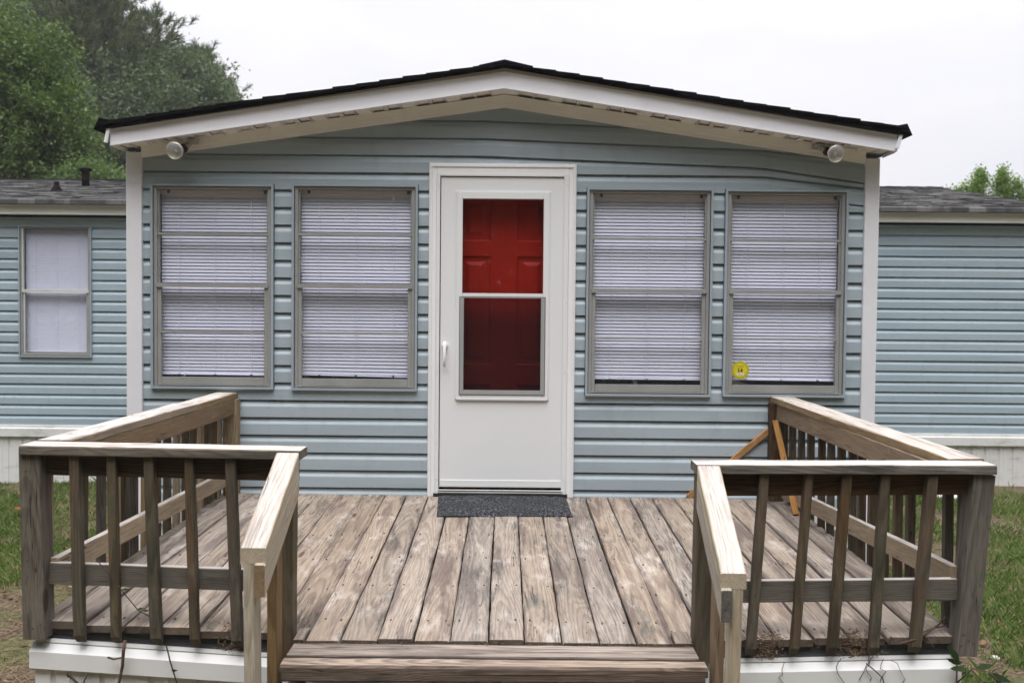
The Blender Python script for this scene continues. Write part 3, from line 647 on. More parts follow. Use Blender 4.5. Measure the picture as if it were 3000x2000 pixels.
# dark felt and starter edge closing the front of the shingle stack
for sx, xe in ((-1, -2.60), (1, 2.415)):
    n = 12
    for i in range(n):
        xa, xb = AP+(xe-AP)*i/n, AP+(xe-AP)*(i+1)/n
        lo_ = lambda x: FB(x)+.099+.021*(1-min(1, abs(x-AP)/2.3))
        q = [(xa, lo_(xa)), (xb, lo_(xb)), (xb, FB(xb)+.131), (xa, FB(xa)+.131)]
        roof.prism(q if xb > xa else q[::-1], 'y', YF+.010, -.205, 0)
# ridge cap
for i in range(24):
    ya = YF-.004+i*0.29
    zr = FB(AP)+.129+.034
    roof.add([(AP-.16, ya, zr-.034), (AP, ya, zr+.002), (AP+.16, ya, zr-.034), (AP-.16, ya+.32, zr-.042), (AP, ya+.32, zr-.006), (AP+.16, ya+.32, zr-.042), (AP-.16, ya, zr-.046), (AP, ya, zr-.012), (AP+.16, ya, zr-.046)],
             [(0, 3, 4, 1), (1, 4, 5, 2), (0, 1, 7, 6), (1, 2, 8, 7)], 0)
proof = roof.build('roof', M['shingle_dark'], house); proof['label'] = 'low dark shingled gable over the porch room'
fa = MB()
for sx, xe in ((-1, -2.561), (1, 2.384)):
    segs = [AP, AP+sx*0.06, AP+sx*1.3, xe-sx*.105, xe]
    for i, (xa, xb) in enumerate(zip(segs[:-1], segs[1:])):
        yf = -.222-.0012*(i % 2)
        q = [(xa, FB(xa)), (xb, FB(xb)), (xb, FB(xb)+.099), (xa, FB(xa)+.099)]
        fa.prism(q if xb > xa else q[::-1], 'y', yf, -.200, 0)
        q = [(xa, FB(xa)-.004), (xb, FB(xb)-.004), (xb, FB(xb)+.004), (xa, FB(xa)+.004)]
        fa.prism(q if xb > xa else q[::-1], 'y', yf-.004, -.199, 0)
    # eave return, running back along the side of the roof
    q0 = FB(xe)
    fa.add([(xe+sx*.001, -.2, q0+.002), (xe+sx*.001, 4.3, q0+.002), (xe+sx*.001, 4.3, q0+.10), (xe+sx*.001, -.2, q0+.10), (xe-sx*.01, -.2, q0+.002), (xe-sx*.01, 4.3, q0+.002)], [(0, 1, 2, 3), (0, 4, 5, 1)], 0)
    # crooked corner flashing
    tx, bx = (-2.556, -2.582) if sx < 0 else (2.412, 2.377)
    fa.board((bx, -.238, q0+.012), (tx, -.238, q0+.135), 0.014, .022, up=(1, 0, 0), ch=.002)
fasc = fa.build('fascia', M['fascia'], proof)
dr = MB()
for sx, xe in ((-1, -2.555), (1, 2.40)):
    q = [(AP, FB(AP)+.099), (xe, FB(xe)+.099), (xe, FB(xe)+.129), (AP, FB(AP)+.129)]
    dr.prism(q if xe > AP else q[::-1], 'y', -.229, -.203, 0)
    q = [(AP, FB(AP)+.124), (xe, FB(xe)+.124), (xe, FB(xe)+.132), (AP, FB(AP)+.132)]
    pass
dr.build('drip_edge', M['drip'], proof)
sf = MB()
for sx, xe in ((-1, -2.56), (1, 2.383)):
    x = AP; k = 0
    while (xe-x)*sx > 0.01:
        for wd, dp in ((.085, .000), (.014, .009), (.078, .012), (.016, .005), (.078, .012), (.014, .009)):
            xb = x+sx*wd
            if (xb-xe)*sx > 0: xb = xe
            za, zb = FB(x)+.004+dp, FB(xb)+.004+dp
            sf.add([(x, -.2, za), (xb, -.2, zb), (xb, 0.02, zb), (x, 0.02, za)], [(0, 1, 2, 3) if sx < 0 else (3, 2, 1, 0)], 0)
            sf.add([(xb, -.2, zb-.018), (xb, -.2, zb+.016), (xb, 0.02, zb+.016), (xb, 0.02, zb-.018)], [(0, 1, 2, 3)], 0) if dp in (.009, .005) else None
            x = xb
            if abs(x-xe) < 1e-6: break
sf.build('soffit', M['cream'], proof)

# flood lamps under the eave corners
def lamp(cx, cz, sx):
    r = MB(); base = Vector((cx-sx*.055*-1*-1+(-sx)*-.0, -.12, cz+.075))
    # lens: reflector bowl with a domed frosted face pointing at the viewer and slightly down
    ax = Vector((0.16*sx*-1*-1, -1.0, -0.30)).normalized(); c = Vector((cx, -.20, cz))
    u = ax.orthogonal().normalized(); v = ax.cross(u)
    k = 28
    def turn(mb, prof):
        vs = [c+ax*a+(u*math.cos(2*math.pi*j/k)+v*math.sin(2*math.pi*j/k))*rr for a, rr in prof for j in range(k)]
        mb.add(vs, [(i*k+j, i*k+(j+1) % k, (i+1)*k+(j+1) % k, (i+1)*k+j) for i in range(len(prof)-1) for j in range(k)], 0, None, .5, True)
    turn(r, [(-.085, .018), (-.06, .024), (-.045, .040), (-.020, .053), (-.004, .0565), (.002, .0555), (.002, .050), (-.012, .046), (-.030, .034), (-.040, .018), (-.043, .0001)])
    o = r.build('flood_lamp', M['reflector'], house)
    d_ = MB(); turn(d_, [(.001, .0555), (.010, .049), (.017, .034), (.021, .015), (.0215, .0001)]); d_.build('lens', M['lens'], o)
    g_ = MB(); g_.tube([c-ax*.042, c-ax*.030, c-ax*.018, c-ax*.012], [.010, .014, .011, .003], 12); g_.build('filament_tube', M['bulb'], o)
    s = MB(); nb = c-ax*.080; top = Vector((cx-sx*.075, -.075, FB(cx)-.004))
    s.tube([nb, nb-ax*.05], [.024, .030], 14); s.build('socket', M['socket'], o)
    s = MB(); e = nb-ax*.045
    s.tube([e, (e+top)/2+Vector((0, 0, .0)), top], [.017, .019, .015], 10); s.tube([top+Vector((0, 0, -.016)), top+Vector((0, 0, .006))], [.036, .042], 8, smooth=False); s.build('mount', M['mount'], o)
    return o
lamp(-2.165, 2.868, -1); lamp(2.012, 2.885, 1)

# ---- storm door, casing, red inner door
dm = MB()
dx0, dx1, dz1 = DOOR[0], DOOR[1], DOOR[3]
cw = 0.050
dm.box(dx0, dx0+cw, -.040, .02, .655, dz1, b=.004); dm.box(dx1-cw, dx1, -.040, .02, .655, dz1, b=.004); dm.box(dx0+cw, dx1-cw, -.040, .02, dz1-cw-.02, dz1, b=.004)
dm.box(dx0+.010, dx0+.022, -.046, -.0395, .66, dz1-.012, b=.003); dm.box(dx1-.022, dx1-.010, -.046, -.0395, .66, dz1-.012, b=.003); dm.box(dx0+.022, dx1-.022, -.046, -.0395, dz1-.024, dz1-.012, b=.003)
casing = dm.build('door_casing', M['doortrim'], house)
jb = MB()   # z-bar the storm door hangs in, inner jambs
jb.box(dx0+cw, dx0+cw+.022, -.047, -.010, .672, dz1-.072, b=.002); jb.box(dx1-cw-.030, dx1-cw, -.047, -.010, .672, dz1-.072, b=.002); jb.box(dx0+cw+.022, dx1-cw-.030, -.044, -.010, dz1-.083, dz1-.0705, b=.002)
jb.box(dx0+cw-.02, dx0+cw+.012, -.01, .13, .66, dz1-.07); jb.box(dx1-cw-.012, dx1-cw+.02, -.01, .13, .66, dz1-.07); jb.box(dx0+cw, dx1-cw, -.01, .13, dz1-.08, dz1-.05)
for zz in (1.02, 1.48, 1.94, 2.40, .78, 2.70):
    for xx in (dx0+cw+.010, dx1-cw-.012): jb.tube([(xx, -.047, zz), (xx, -.0495, zz)], .004, 8)
jb.build('door_frame', M['door'], casing)
th = MB(); th.box(dx0+cw-.01, dx1-cw+.01, -.075, .10, .648, .685, b=.004); th.build('threshold', M['black'], casing)
th = MB(); th.box(dx0+cw+.02, dx1-cw-.02, -.058, -.030, .690, .697, 0, b=.002); th.box(dx0+cw+.02, dx1-cw-.02, -.056, -.034, .704, .708, 0, b=.001); th.build('sill_strip', M['alum_bright'], casing)
SX0, SX1, SZ0, SZ1 = -0.489, 0.3225, 0.724, 2.742
LX0, LX1, LZ0, LZ1 = -0.362, 0.191, 1.332, 2.604
sd_ = MB(); yf, yb = -.034, .004
oq = [(SX0, SZ0), (SX1, SZ0), (SX1, SZ1), (SX0, SZ1)]; iq = [(LX0, LZ0), (LX1, LZ0), (LX1, LZ1), (LX0, LZ1)]
for i in range(4):
    j = (i+1) % 4; sd_.prism([oq[i], oq[j], iq[j], iq[i]], 'y', yf, yb, 0)
sd_.box(SX0+.003, SX1-.003, yf-.005, yf+.002, SZ0+.006, SZ0+.046, b=.002)
storm = sd_.build('storm_door', M['door'], house); storm['label'] = 'white storm door with tall glass lite over a plain lower panel'
lf = MB()
a0, a1, c0, c1 = LX0-.024, LX1+.024, LZ0-.026, LZ1+.040
for (xa, xb, za, zb, yy) in ((a0, LX0+.014, c0, c1, -.046), (LX1-.014, a1, c0, c1, -.046), (LX0+.014, LX1-.014, LZ1-.0, c1, -.046), (LX0+.014, LX1-.014, c0, LZ0+.0, -.046)):
    lf.box(xa, xb, yy, -.033, za, zb, b=.004)
lf.box(a0-.006, a0+.004, -.041, -.033, c0-.006, c1+.006, b=.002); lf.box(a1-.004, a1+.006, -.041, -.033, c0-.006, c1+.006, b=.002); lf.box(a0+.004, a1-.004, -.041, -.033, c1-.002, c1+.006, b=.002); lf.box(a0+.004, a1-.004, -.048, -.033, c0-.008, c0+.003, b=.003)
lf.box(LX0+.014, LX1-.014, -.042, -.02, 1.970, 1.992, b=.003)
lf.build('lite_frame', M['door'], storm)
p = MB(); p.add([(LX0+.01, -.018, 1.98), (LX1-.01, -.018, 1.98), (LX1-.01, -.018, LZ1), (LX0+.01, -.018, LZ1)], [(0, 1, 2, 3)]); p.build('pane', M['doorglass'], storm)
p = MB(); p.add([(LX0+.01, -.012, LZ0), (LX1-.01, -.012, LZ0), (LX1-.01, -.012, 1.98), (LX0+.01, -.012, 1.98)], [(0, 1, 2, 3)]); p.build('pane', M['doorglass'], storm)
sc_ = MB()
for (xa, xb, za, zb) in ((LX0, LX0+.026, LZ0+.002, 1.966), (LX1-.026, LX1, LZ0+.002, 1.966), (LX0+.026, LX1-.026, LZ0+.002, LZ0+.030), (LX0+.026, LX1-.026, 1.961, 1.966)): sc_.box(xa, xb, -.051, -.038, za, zb, b=.002)
for (xa, xb, za, zb) in ((LX0-.003, LX0, LZ0, 1.969), (LX1, LX1+.003, LZ0, 1.969), (LX0-.003, LX1+.003, 1.966, 1.969), (LX0-.003, LX1+.003, LZ0-.001, LZ0+.002)): sc_.box(xa, xb, -.0495, -.040, za, zb, 1)
scr = sc_.build('screen_frame', [M['screenframe'], M['black']], storm)
p = MB(); p.add([(LX0+.02, -.043, LZ0+.02), (LX1-.02, -.043, LZ0+.02), (LX1-.02, -.043, 1.963), (LX0+.02, -.043, 1.963)], [(0, 1, 2, 3)]); p.build('screen', M['screen'], scr)
hd = MB(); hx = -.459
hd.tube([(hx, -.034, 1.648), (hx, -.050, 1.648)], [.021, .018], 16); hd.tube([(hx, -.046, 1.672), (hx, -.052, 1.664), (hx, -.056, 1.648), (hx, -.066, 1.62), (hx+.001, -.076, 1.585), (hx, -.074, 1.55), (hx-.001, -.062, 1.524), (hx-.001, -.052, 1.512)], [.008, .013, .014, .011, .009, .009, .010, .008], 10)
hd.tube([(hx, -.056, 1.655), (hx, -.062, 1.655)], [.010, .009], 12)
hd.build('handle', M['handle'], storm)
for zz, hl in ((2.555, .08), (2.15, .08), (1.325, .08), (.875, .09), (1.83, .02)):
    hg = MB(); hg.tube([(SX1+.006, -.0395, zz-hl/2), (SX1+.006, -.0395, zz+hl/2)], .0045, 10); hg.box(SX1+.002, SX1+.011, -.0415, -.036, zz-hl/2-.004, zz+hl/2+.004, b=.001)
    hg.build('hinge', M['door'], storm)
rd = MB()
rx0, rx1, ry = -.47, .305, .088
rd.box(rx0, rx1, ry, ry+.04, .69, 2.76)
pw = (rx1-rx0); 
def panel(xa, xb, za, zb):   # recessed raised panel: sloped moulding then a raised field
    d = .030; q = [(xa, za), (xb, za), (xb, zb), (xa, zb)]; i1 = [(xa+.012, za+.012), (xb-.012, za+.012), (xb-.012, zb-.012), (xa+.012, zb-.012)]
    i2 = [(xa+.038, za+.038), (xb-.038, za+.038), (xb-.038, zb-.038), (xa+.038, zb-.038)]; i3 = [(xa+.062, za+.062), (xb-.062, za+.062), (xb-.062, zb-.062), (xa+.062, zb-.062)]
    rings = [(q, ry-.0155), (i1, ry-.004), (i2, ry-.004), (i3, ry-.014)]
    vs = [(a, y_, b) for rg, y_ in rings for a, b in rg]
    fs = [(r_*4+i, r_*4+(i+1) % 4, (r_+1)*4+(i+1) % 4, (r_+1)*4+i) for r_ in range(3) for i in range(4)]+[(12, 13, 14, 15)]
    rd.add(vs, fs, 0)
pxs = ((rx0+.10, -.165), (.005, rx1-.10)); pzs = ((.80, 1.39), (1.52, 2.24), (2.335, 2.62))
# stiles and rails standing proud of the panels
xsr = [rx0, pxs[0][0], pxs[0][1], pxs[1][0], pxs[1][1], rx1]; zsr = [.69, pzs[0][0], pzs[0][1], pzs[1][0], pzs[1][1], pzs[2][0], pzs[2][1], 2.76]
for i in (0, 2, 4): rd.add([(xsr[i], ry-.0155, .69), (xsr[i+1], ry-.0155, .69), (xsr[i+1], ry-.0155, 2.76), (xsr[i], ry-.0155, 2.76)], [(0, 1, 2, 3)])
for i in (0, 2, 4, 6):
    for j in (1, 3): rd.add([(xsr[j], ry-.0155, zsr[i]), (xsr[j+1], ry-.0155, zsr[i]), (xsr[j+1], ry-.0155, zsr[i+1]), (xsr[j], ry-.0155, zsr[i+1])], [(0, 1, 2, 3)])
for xa, xb in pxs:
    for za, zb in pzs: panel(xa, xb, za, zb)
inner = rd.build('inner_door', M['red'], house); inner['label'] = 'red six panel front door behind the storm door glass'

# ---- main body of the house
YM = 4.36
mb_ = MB()
siding(mb_, -14.0, 5.95, 0.570, 0, 20, YM, [(-5.468, -4.668, 1.324, 2.768)], lambda x: 2.86, None, 0.1147, seams=[(-5.05, 4, 8), (-5.36, 18, 20), (-4.2, 10, 14)], dx=0.5)
mw = mb_.build('wall', M['siding_far'], house); mw['label'] = 'blue siding of the long main part behind the porch'
sw2 = MB()
for k in range(0, 20):
    za = .570+k*.1147; m_ = len(PROF)
    sw2.add([(5.95+pd, y, za+.1147*ph) for y in (YM, 10.7) for pd, ph in PROF], [(j, m_+j, m_+j+1, j+1) for j in range(m_-1)], 0)
sw2.add([(5.95, YM, 2.8), (5.95, 10.7, 2.8), (5.95, 7.5, 3.60)], [(0, 1, 2)], 0); sw2.build('wall', M['siding_far'], house)
mwin = window(-5.470, -4.666, 1.321, 2.768, YM, blind_gap=0.0, bars=False, side=True, bright=True)
mwin['label'] = 'smaller window in the main wall left of the porch'
ml = MB(); ml.box(-5.9, -4.2, YM+.25, YM+.27, .8, 2.85); ml.box(-5.55, -5.50, YM+.01, YM+.25, 1.2, 2.85); ml.box(-4.64, -4.60, YM+.01, YM+.25, 1.2, 2.85); ml.box(-5.5, -4.64, YM+.01, YM+.25, 2.79, 2.85); ml.box(-5.5, -4.64, YM+.01, YM+.25, 1.2, 1.26); ml.build('interior_lining', M['dark'], house)
# skirting: trim course and ribbed panels, for the main wall and the porch front
def skirting(x0, x1, y, zt, zb, name='skirting'):
    s = MB()
    s.prism([(y-.030, zt), (y-.034, zt-.022), (y-.030, zt-.024), (y-.044, zt-.040), (y-.044, zt-.128), (y-.036, zt-.132), (y-.002, zt-.130), (y-.002, zt)], 'x', x0, x1, 0)
    x = x0; vs = []
    pat = [(0.0, 0), (.030, 0), (.036, .010), (.052, .010), (.058, 0), (.100, 0), (.104, -.004), (.118, -.004), (.122, 0)]
    while x < x1:
        for dx_, dy_ in pat:
            if x+dx_ <= x1: vs.append((x+dx_, y-.012+dy_))
        x += .152
    n = len(vs); V = [(a, b, zt-.12) for a, b in vs]+[(a, b, zb) for a, b in vs]
    s.add(V, [(i, n+i, n+i+1, i+1) for i in range(n-1)], 0)
    return s.build(name, M['skirt'], house)
skirting(-14, 5.95, YM, .572, -.15); skirting(-2.44, 2.26, 0.0, .597, -.15)
for xx, d in ((-2.53, -1), (2.34, 1)):
    s = MB(); s.box(xx-.01, xx+.01, .05, YM, -.15, .60); s.build('skirting', M['skirt'], house)
# main roof
mr_ = MB(); SLP = 0.192; x0, x1 = -14.2, 6.02; ye, ze, yr = 4.18, 3.026, 7.5
nco = 24; run = (yr-ye)/nco
for k in range(nco):
    ya = ye+k*run; yb2 = ya+run*1.35; za = ze+(ya-ye)*SLP; zb2 = ze+(yb2-ye)*SLP
    if yb2 > yr: yb2 = yr; zb2 = ze+(yr-ye)*SLP
    n = 84
    # butt edge broken into tabs of differing thickness
    X = [x0]
    while X[-1] < x1: X.append(min(x1, X[-1]+random.uniform(.12, .34)))
    for xa, xb in zip(X[:-1], X[1:]):
        h = random.choice((.012, .012, .017, .022)); dy = random.uniform(-.012, .012) if k else 0
        vs = [(xa, ya+dy, za+h), (xb, ya+dy, za+h), (xb, yb2, zb2+.004), (xa, yb2, zb2+.004), (xa, ya+dy, za-.004), (xb, ya+dy, za-.004)]
        mr_.add(vs, [(0, 1, 2, 3), (4, 5, 1, 0)], 0, [(v[0], v[1]*1.02-ye+.004, 0) for v in vs], random.random())
# the lip of shingles bent over the eave, far slope, ridge
X = [x0]
while X[-1] < x1: X.append(min(x1, X[-1]+random.uniform(.2, .34)))
for xa, xb in zip(X[:-1], X[1:]):
    g = random.uniform(-.003, .003)
    vs = [(xa, ye-.004, ze+.014), (xb, ye-.004, ze+.014), (xb, ye-.022+g, ze+.004), (xa, ye-.022+g, ze+.004), (xb, ye-.026+g, ze-.040), (xa, ye-.026+g, ze-.040), (xb, ye+.03, ze-.036), (xa, ye+.03, ze-.036)]
    mr_.add(vs, [(3, 2, 1, 0), (5, 4, 2, 3), (7, 6, 4, 5)], 0, [(v[0], v[2]*.2, 0) for v in vs], random.random())
zr = ze+(yr-ye)*SLP
mr_.add([(x0, yr, zr), (x1, yr, zr), (x1, 10.9, ze), (x0, 10.9, ze)], [(0, 1, 2, 3)], 0)
for i in range(70):
    xa = x0+i*.29; xb = min(xa+.30, x1)
    if xa >= x1: break
    mr_.add([(xa, yr-.06, zr-.004), (xb, yr-.06, zr-.008), (xb, yr, zr+.026), (xa, yr, zr+.032), (xb, yr+.15, zr-.02), (xa, yr+.15, zr-.012)], [(0, 1, 2, 3), (3, 2, 4, 5)], 1, None, random.random())
# roof deck under the shingles, and a closed wall head
mr_.add([(x0, ye+.02, ze-.012), (x1-.02, ye+.02, ze-.012), (x1-.02, yr, zr-.016), (x0, yr, zr-.016)], [(0, 1, 2, 3)], 1)
mr_.add([(x0, YM+.03, .5), (x1-.08, YM+.03, .5), (x1-.08, YM+.03, 3.06), (x0, YM+.03, 3.06)], [(0, 1, 2, 3)], 1) if False else None
# closed right-hand gable edge
mr_.add([(x1, ye, ze-.03), (x1, yr, zr-.03), (x1, 10.9, ze-.03), (x1, 10.9, ze), (x1, yr, zr+.01), (x1, ye, ze+.012)], [(0, 1, 4, 5), (1, 2, 3, 4)], 0)
mroof = mr_.build('roof', [M['shingle'], M['shingle_dark']], house); mroof['label'] = 'grey shingled roof of the long main part'
hb = MB(); hb.box(-14, -5.56, YM+.012, YM+.03, .5, 3.05); hb.box(-4.58, 5.93, YM+.012, YM+.03, .5, 3.05); hb.box(-5.56, -4.58, YM+.012, YM+.03, 2.80, 3.05); hb.build('sheathing', M['dark'], house)
ef = MB(); ef.box(x0+.1, x1-.05, 4.225, 4.245, 2.884, 2.986); ef.box(x0+.1, x1-.05, 4.220, 4.225, 2.880, 2.888); ef.box(x0+.1, x1-.05, 4.245, YM-.02, 2.884, 2.892); ef.build('fascia', M['cream'], mroof)
v1 = MB(); v1.tube([(-5.62, 6.35, 3.40), (-5.62, 6.35, 3.66)], .048, 16); v1.tube([(-5.62, 6.35, 3.645), (-5.62, 6.35, 3.665), (-5.62, 6.35, 3.685)], [.07, .088, .06], 18); v1.build('vent_pipe', M['vent'], mroof)
v2 = MB(); v2.tube([(-5.56, 5.42, 3.25), (-5.56, 5.42, 3.27), (-5.56, 5.42, 3.33), (-5.56, 5.42, 3.345)], [.085, .075, .038, .032], 16); v2.tube([(-5.56, 5.42, 3.33), (-5.56, 5.42, 3.385)], .031, 14); v2.build('vent_pipe', M['vent'], mroof)

# ---------------------------------------------------------------- deck
deck = link_thing('wooden_deck', 'weathered plank deck with white skirting, railings and front steps below the white door', 'deck')
DZ = lambda y: 0.668+0.033*y
fl = MB()
front = [-1.955, -1.898, -1.746, -1.585, -1.442, -1.290, -1.144, -0.978, -0.815, -0.677, -0.534, -0.390, -0.245, -0.095, 0.048, 0.196, 0.342, 0.490, 0.636, 0.783, 0.930, 1.077, 1.226, 1.374, 1.520, 1.670, 1.815]
def back(x):
    if x < -0.8: return x + (-.030 + (x+.8)/(-1.155)*0.085)
    return x - .026
for i, (a, b) in enumerate(zip(front[:-1], front[1:])):
    xf = (a+b)/2; xbk = (back(a)+back(b))/2; stair = -0.86 < xf < 0.70
    if stair: yf_, zf_ = -2.588+random.uniform(-.012, .012), DZ(-2.588)
    else:
        yf_ = -2.452+random.uniform(-.004, .004)
        dip = np.interp(xf, [-1.93, -1.45, -1.1, -.86, .72, 1.09, 1.38, 1.77], [.012, -.006, -.022, -.032, -.040, -.032, -.022, -.006]); zf_ = DZ(yf_)+dip
    lift = random.uniform(-.0045, .0045)
    zf_ += lift; zb_ = DZ(-.03)+lift*.5+random.uniform(-.002, .002)
    gap = random.uniform(.004, .011) if 0 < i < 25 else .004
    wd = (b-a)-gap; t = .030
    A = (xbk, -.030+random.uniform(-.006, .004), zb_-t/2); B = (xf, yf_, zf_-t/2)
    fl.board(A, B, wd, t, mi=(0, 0, 1), n=34, jit=.0016, ch=.005, cup=random.uniform(-.003, .004))
    for yy in (-.13, -.56, -1.0, -1.45, -1.90, -2.36):
        u = (yy+.03)/(yf_+.03)
        for s_ in (-.3, .3):
            if random.random() < .12: continue
            px = xbk+(xf-xbk)*u+s_*wd+random.uniform(-.008, .008); pz = zb_+(zf_-zb_)*u+.0006
            fl.tube([(px, yy+random.uniform(-.02, .02), pz-.002), (px, yy, pz)], .0042, 7, 2, smooth=False)
for xa, xb in ((-.864, -.822), (.640, .708)): fl.board(((xa+xb)/2, -2.46, DZ(-2.46)-.016), ((xa+xb)/2, -2.588, DZ(-2.588)-.016), xb-xa, .030, mi=(0, 0, 1), n=3, jit=.001)
floor = fl.build('floor_boards', [M['deck'], M['step'], M['nail']], deck)
# joists under the gaps
for yy in (-.1, -.5, -.95, -1.4, -1.85, -2.3):
    jo = MB(); jo.box(-1.90, 1.77, yy-.019, yy+.019, DZ(yy)-.030-.05-.10, DZ(yy)-.034-.03)
    jo.build('joist', M['brown'], deck)
# rim board and white skirt across the front, following the sag of the deck
def zgap(x): return float(np.interp(x, [-1.96, -1.28, -1.18, -.85, 0, .93, 1.54, 1.815], [.515, .476, .470, .452, .448, .457, .476, .483]))
def strip(mb, x0, x1, prof, mi=0, n=24, bs=None, zf=zgap):
    """sweep an open (y,z) profile along x with z following zgap"""
    bs = random.random() if bs is None else bs; vs, wc = [], []
    for i in range(n+1):
        x = x0+(x1-x0)*i/n
        for (y, z) in prof: vs.append((x, y, z+zf(x))); wc.append((x+bs*30, z, y))
    k = len(prof); mb.add(vs, [(i*k+j, i*k+j+1, (i+1)*k+j+1, (i+1)*k+j) for i in range(n) for j in range(k-1)], mi, wc, bs)
    for i in (0, n): mb.add([vs[i*k+j] for j in range(k)], [tuple(range(k)) if i == 0 else tuple(reversed(range(k)))], mi)
rm = MB(); strip(rm, -1.93, 1.80, [(-2.40, .060), (-2.430, .060), (-2.432, .0), (-2.40, .0)])
rm.build('rim_board', M['rim'], deck)
sk = MB()
strip(sk, -1.945, 1.808, [(-2.40, .013), (-2.446, .013), (-2.450, .002), (-2.447, .0)], 0)
strip(sk, -1.957, 1.815, [(-2.42, -.001), (-2.447, -.002), (-2.478, -.030), (-2.480, -.098), (-2.474, -.101), (-2.44, -.100)], 0)
skb = sk.build('skirting_rail', M['skirtgrain'], deck)
sp_ = MB()
pat = [(0.0, 0), (.060, 0), (.066, .010), (.078, .010), (.084, 0), (.124, 0), (.128, -.005), (.142, -.005), (.146, 0)]
def ribbed(mb, x0, x1, y, zt, zb, along='x'):
    pts = []; x = x0
    while x < x1:
        for dx_, dy_ in pat:
            if x+dx_ <= x1: pts.append((x+dx_, y+dy_))
        x += .20
    n = len(pts)
    V = [((a, b, zt) if along == 'x' else (b, a, zt)) for a, b in pts]+[((a, b, zb) if along == 'x' else (b, a, zb)) for a, b in pts]
    mb.add(V, [(i, n+i, n+i+1, i+1) for i in range(n-1)], 0)
ribbed(sp_, -1.943, 1.80, -2.458, .42, -.15); sp_.build('skirting_panel', M['skirt'], deck)
sp_ = MB(); ribbed(sp_, -2.45, -.05, -1.945, .56, -.15, 'y'); sp_.build('skirting_panel', M['skirt'], deck)
sp_ = MB(); ribbed(sp_, -2.45, -.05, 1.80, .56, -.15, 'y'); sp_.build('skirting_panel', M['skirt'], deck)
# steps
stp = MB()
TZ = .572
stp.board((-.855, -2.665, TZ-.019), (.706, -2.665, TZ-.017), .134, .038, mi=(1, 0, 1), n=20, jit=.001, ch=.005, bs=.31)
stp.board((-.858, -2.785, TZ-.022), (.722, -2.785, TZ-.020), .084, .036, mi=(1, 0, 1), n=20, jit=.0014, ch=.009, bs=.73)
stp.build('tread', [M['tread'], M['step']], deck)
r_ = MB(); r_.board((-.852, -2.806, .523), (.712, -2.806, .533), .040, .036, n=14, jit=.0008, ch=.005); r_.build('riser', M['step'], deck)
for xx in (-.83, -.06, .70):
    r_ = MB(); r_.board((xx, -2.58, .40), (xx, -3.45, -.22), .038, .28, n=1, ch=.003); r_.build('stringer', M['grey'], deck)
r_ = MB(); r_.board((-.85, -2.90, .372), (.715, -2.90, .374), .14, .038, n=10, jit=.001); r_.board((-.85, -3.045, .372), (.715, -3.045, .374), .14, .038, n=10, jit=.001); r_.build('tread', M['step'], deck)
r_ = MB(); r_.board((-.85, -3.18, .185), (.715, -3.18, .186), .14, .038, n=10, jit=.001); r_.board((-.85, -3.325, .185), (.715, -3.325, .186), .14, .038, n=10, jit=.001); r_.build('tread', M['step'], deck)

# railings: the mesh of each railing is its upper sub-rail; caps, posts, lower rail and balusters are sub-parts
def rail_part(name, mats, parent, *boards):
    b = MB()
    for q in boards: b.board(*q[:4], **(q[4] if len(q) > 4 else {}))
    return b.build(name, mats, parent)
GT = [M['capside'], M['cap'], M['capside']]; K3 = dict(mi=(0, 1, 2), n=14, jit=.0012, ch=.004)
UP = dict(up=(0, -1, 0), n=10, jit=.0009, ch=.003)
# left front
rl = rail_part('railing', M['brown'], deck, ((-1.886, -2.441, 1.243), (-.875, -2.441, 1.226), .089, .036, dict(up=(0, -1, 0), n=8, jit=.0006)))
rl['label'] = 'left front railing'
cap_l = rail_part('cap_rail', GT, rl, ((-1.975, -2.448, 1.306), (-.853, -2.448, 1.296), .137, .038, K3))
rail_part('lower_rail', GT, rl, ((-1.884, -2.441, .797), (-.93, -2.441, .772), .036, .088, dict(mi=(0, 1, 0), n=8, jit=.0008)))
rail_part('post', M['capside'], rl, ((-1.928, -2.456, .540), (-1.940, -2.456, 1.285), .092, .089, dict(up=(0, -1, 0), n=12, jit=.0012, ch=.005)))
rail_part('post', M['grey'], rl, ((-.914, -2.462, .47), (-.911, -2.462, 1.276), .062, .072, dict(up=(0, -1, 0), n=12, jit=.001, ch=.004)))
for xt, xb_, wd in ((-1.764, -1.749, .041), (-1.616, -1.601, .034), (-1.465, -1.437, .043), (-1.305, -1.283, .036), (-1.139, -1.109, .041)):
    zb_ = float(np.interp(xb_, [-1.75, -1.1], [.538, .526]))
    b = MB(); b.board((xb_, -2.4815, zb_), (xt, -2.4815, 1.284), wd, .037, **dict(UP, ch=.0035)); o = b.build('baluster', M['grey'], rl)
    for v in o.data.vertices:     # angled saw cut at the foot
        if v.co.z < zb_+.01: v.co.z += -.018*((v.co.y+2.4815)/.0185) if True else 0
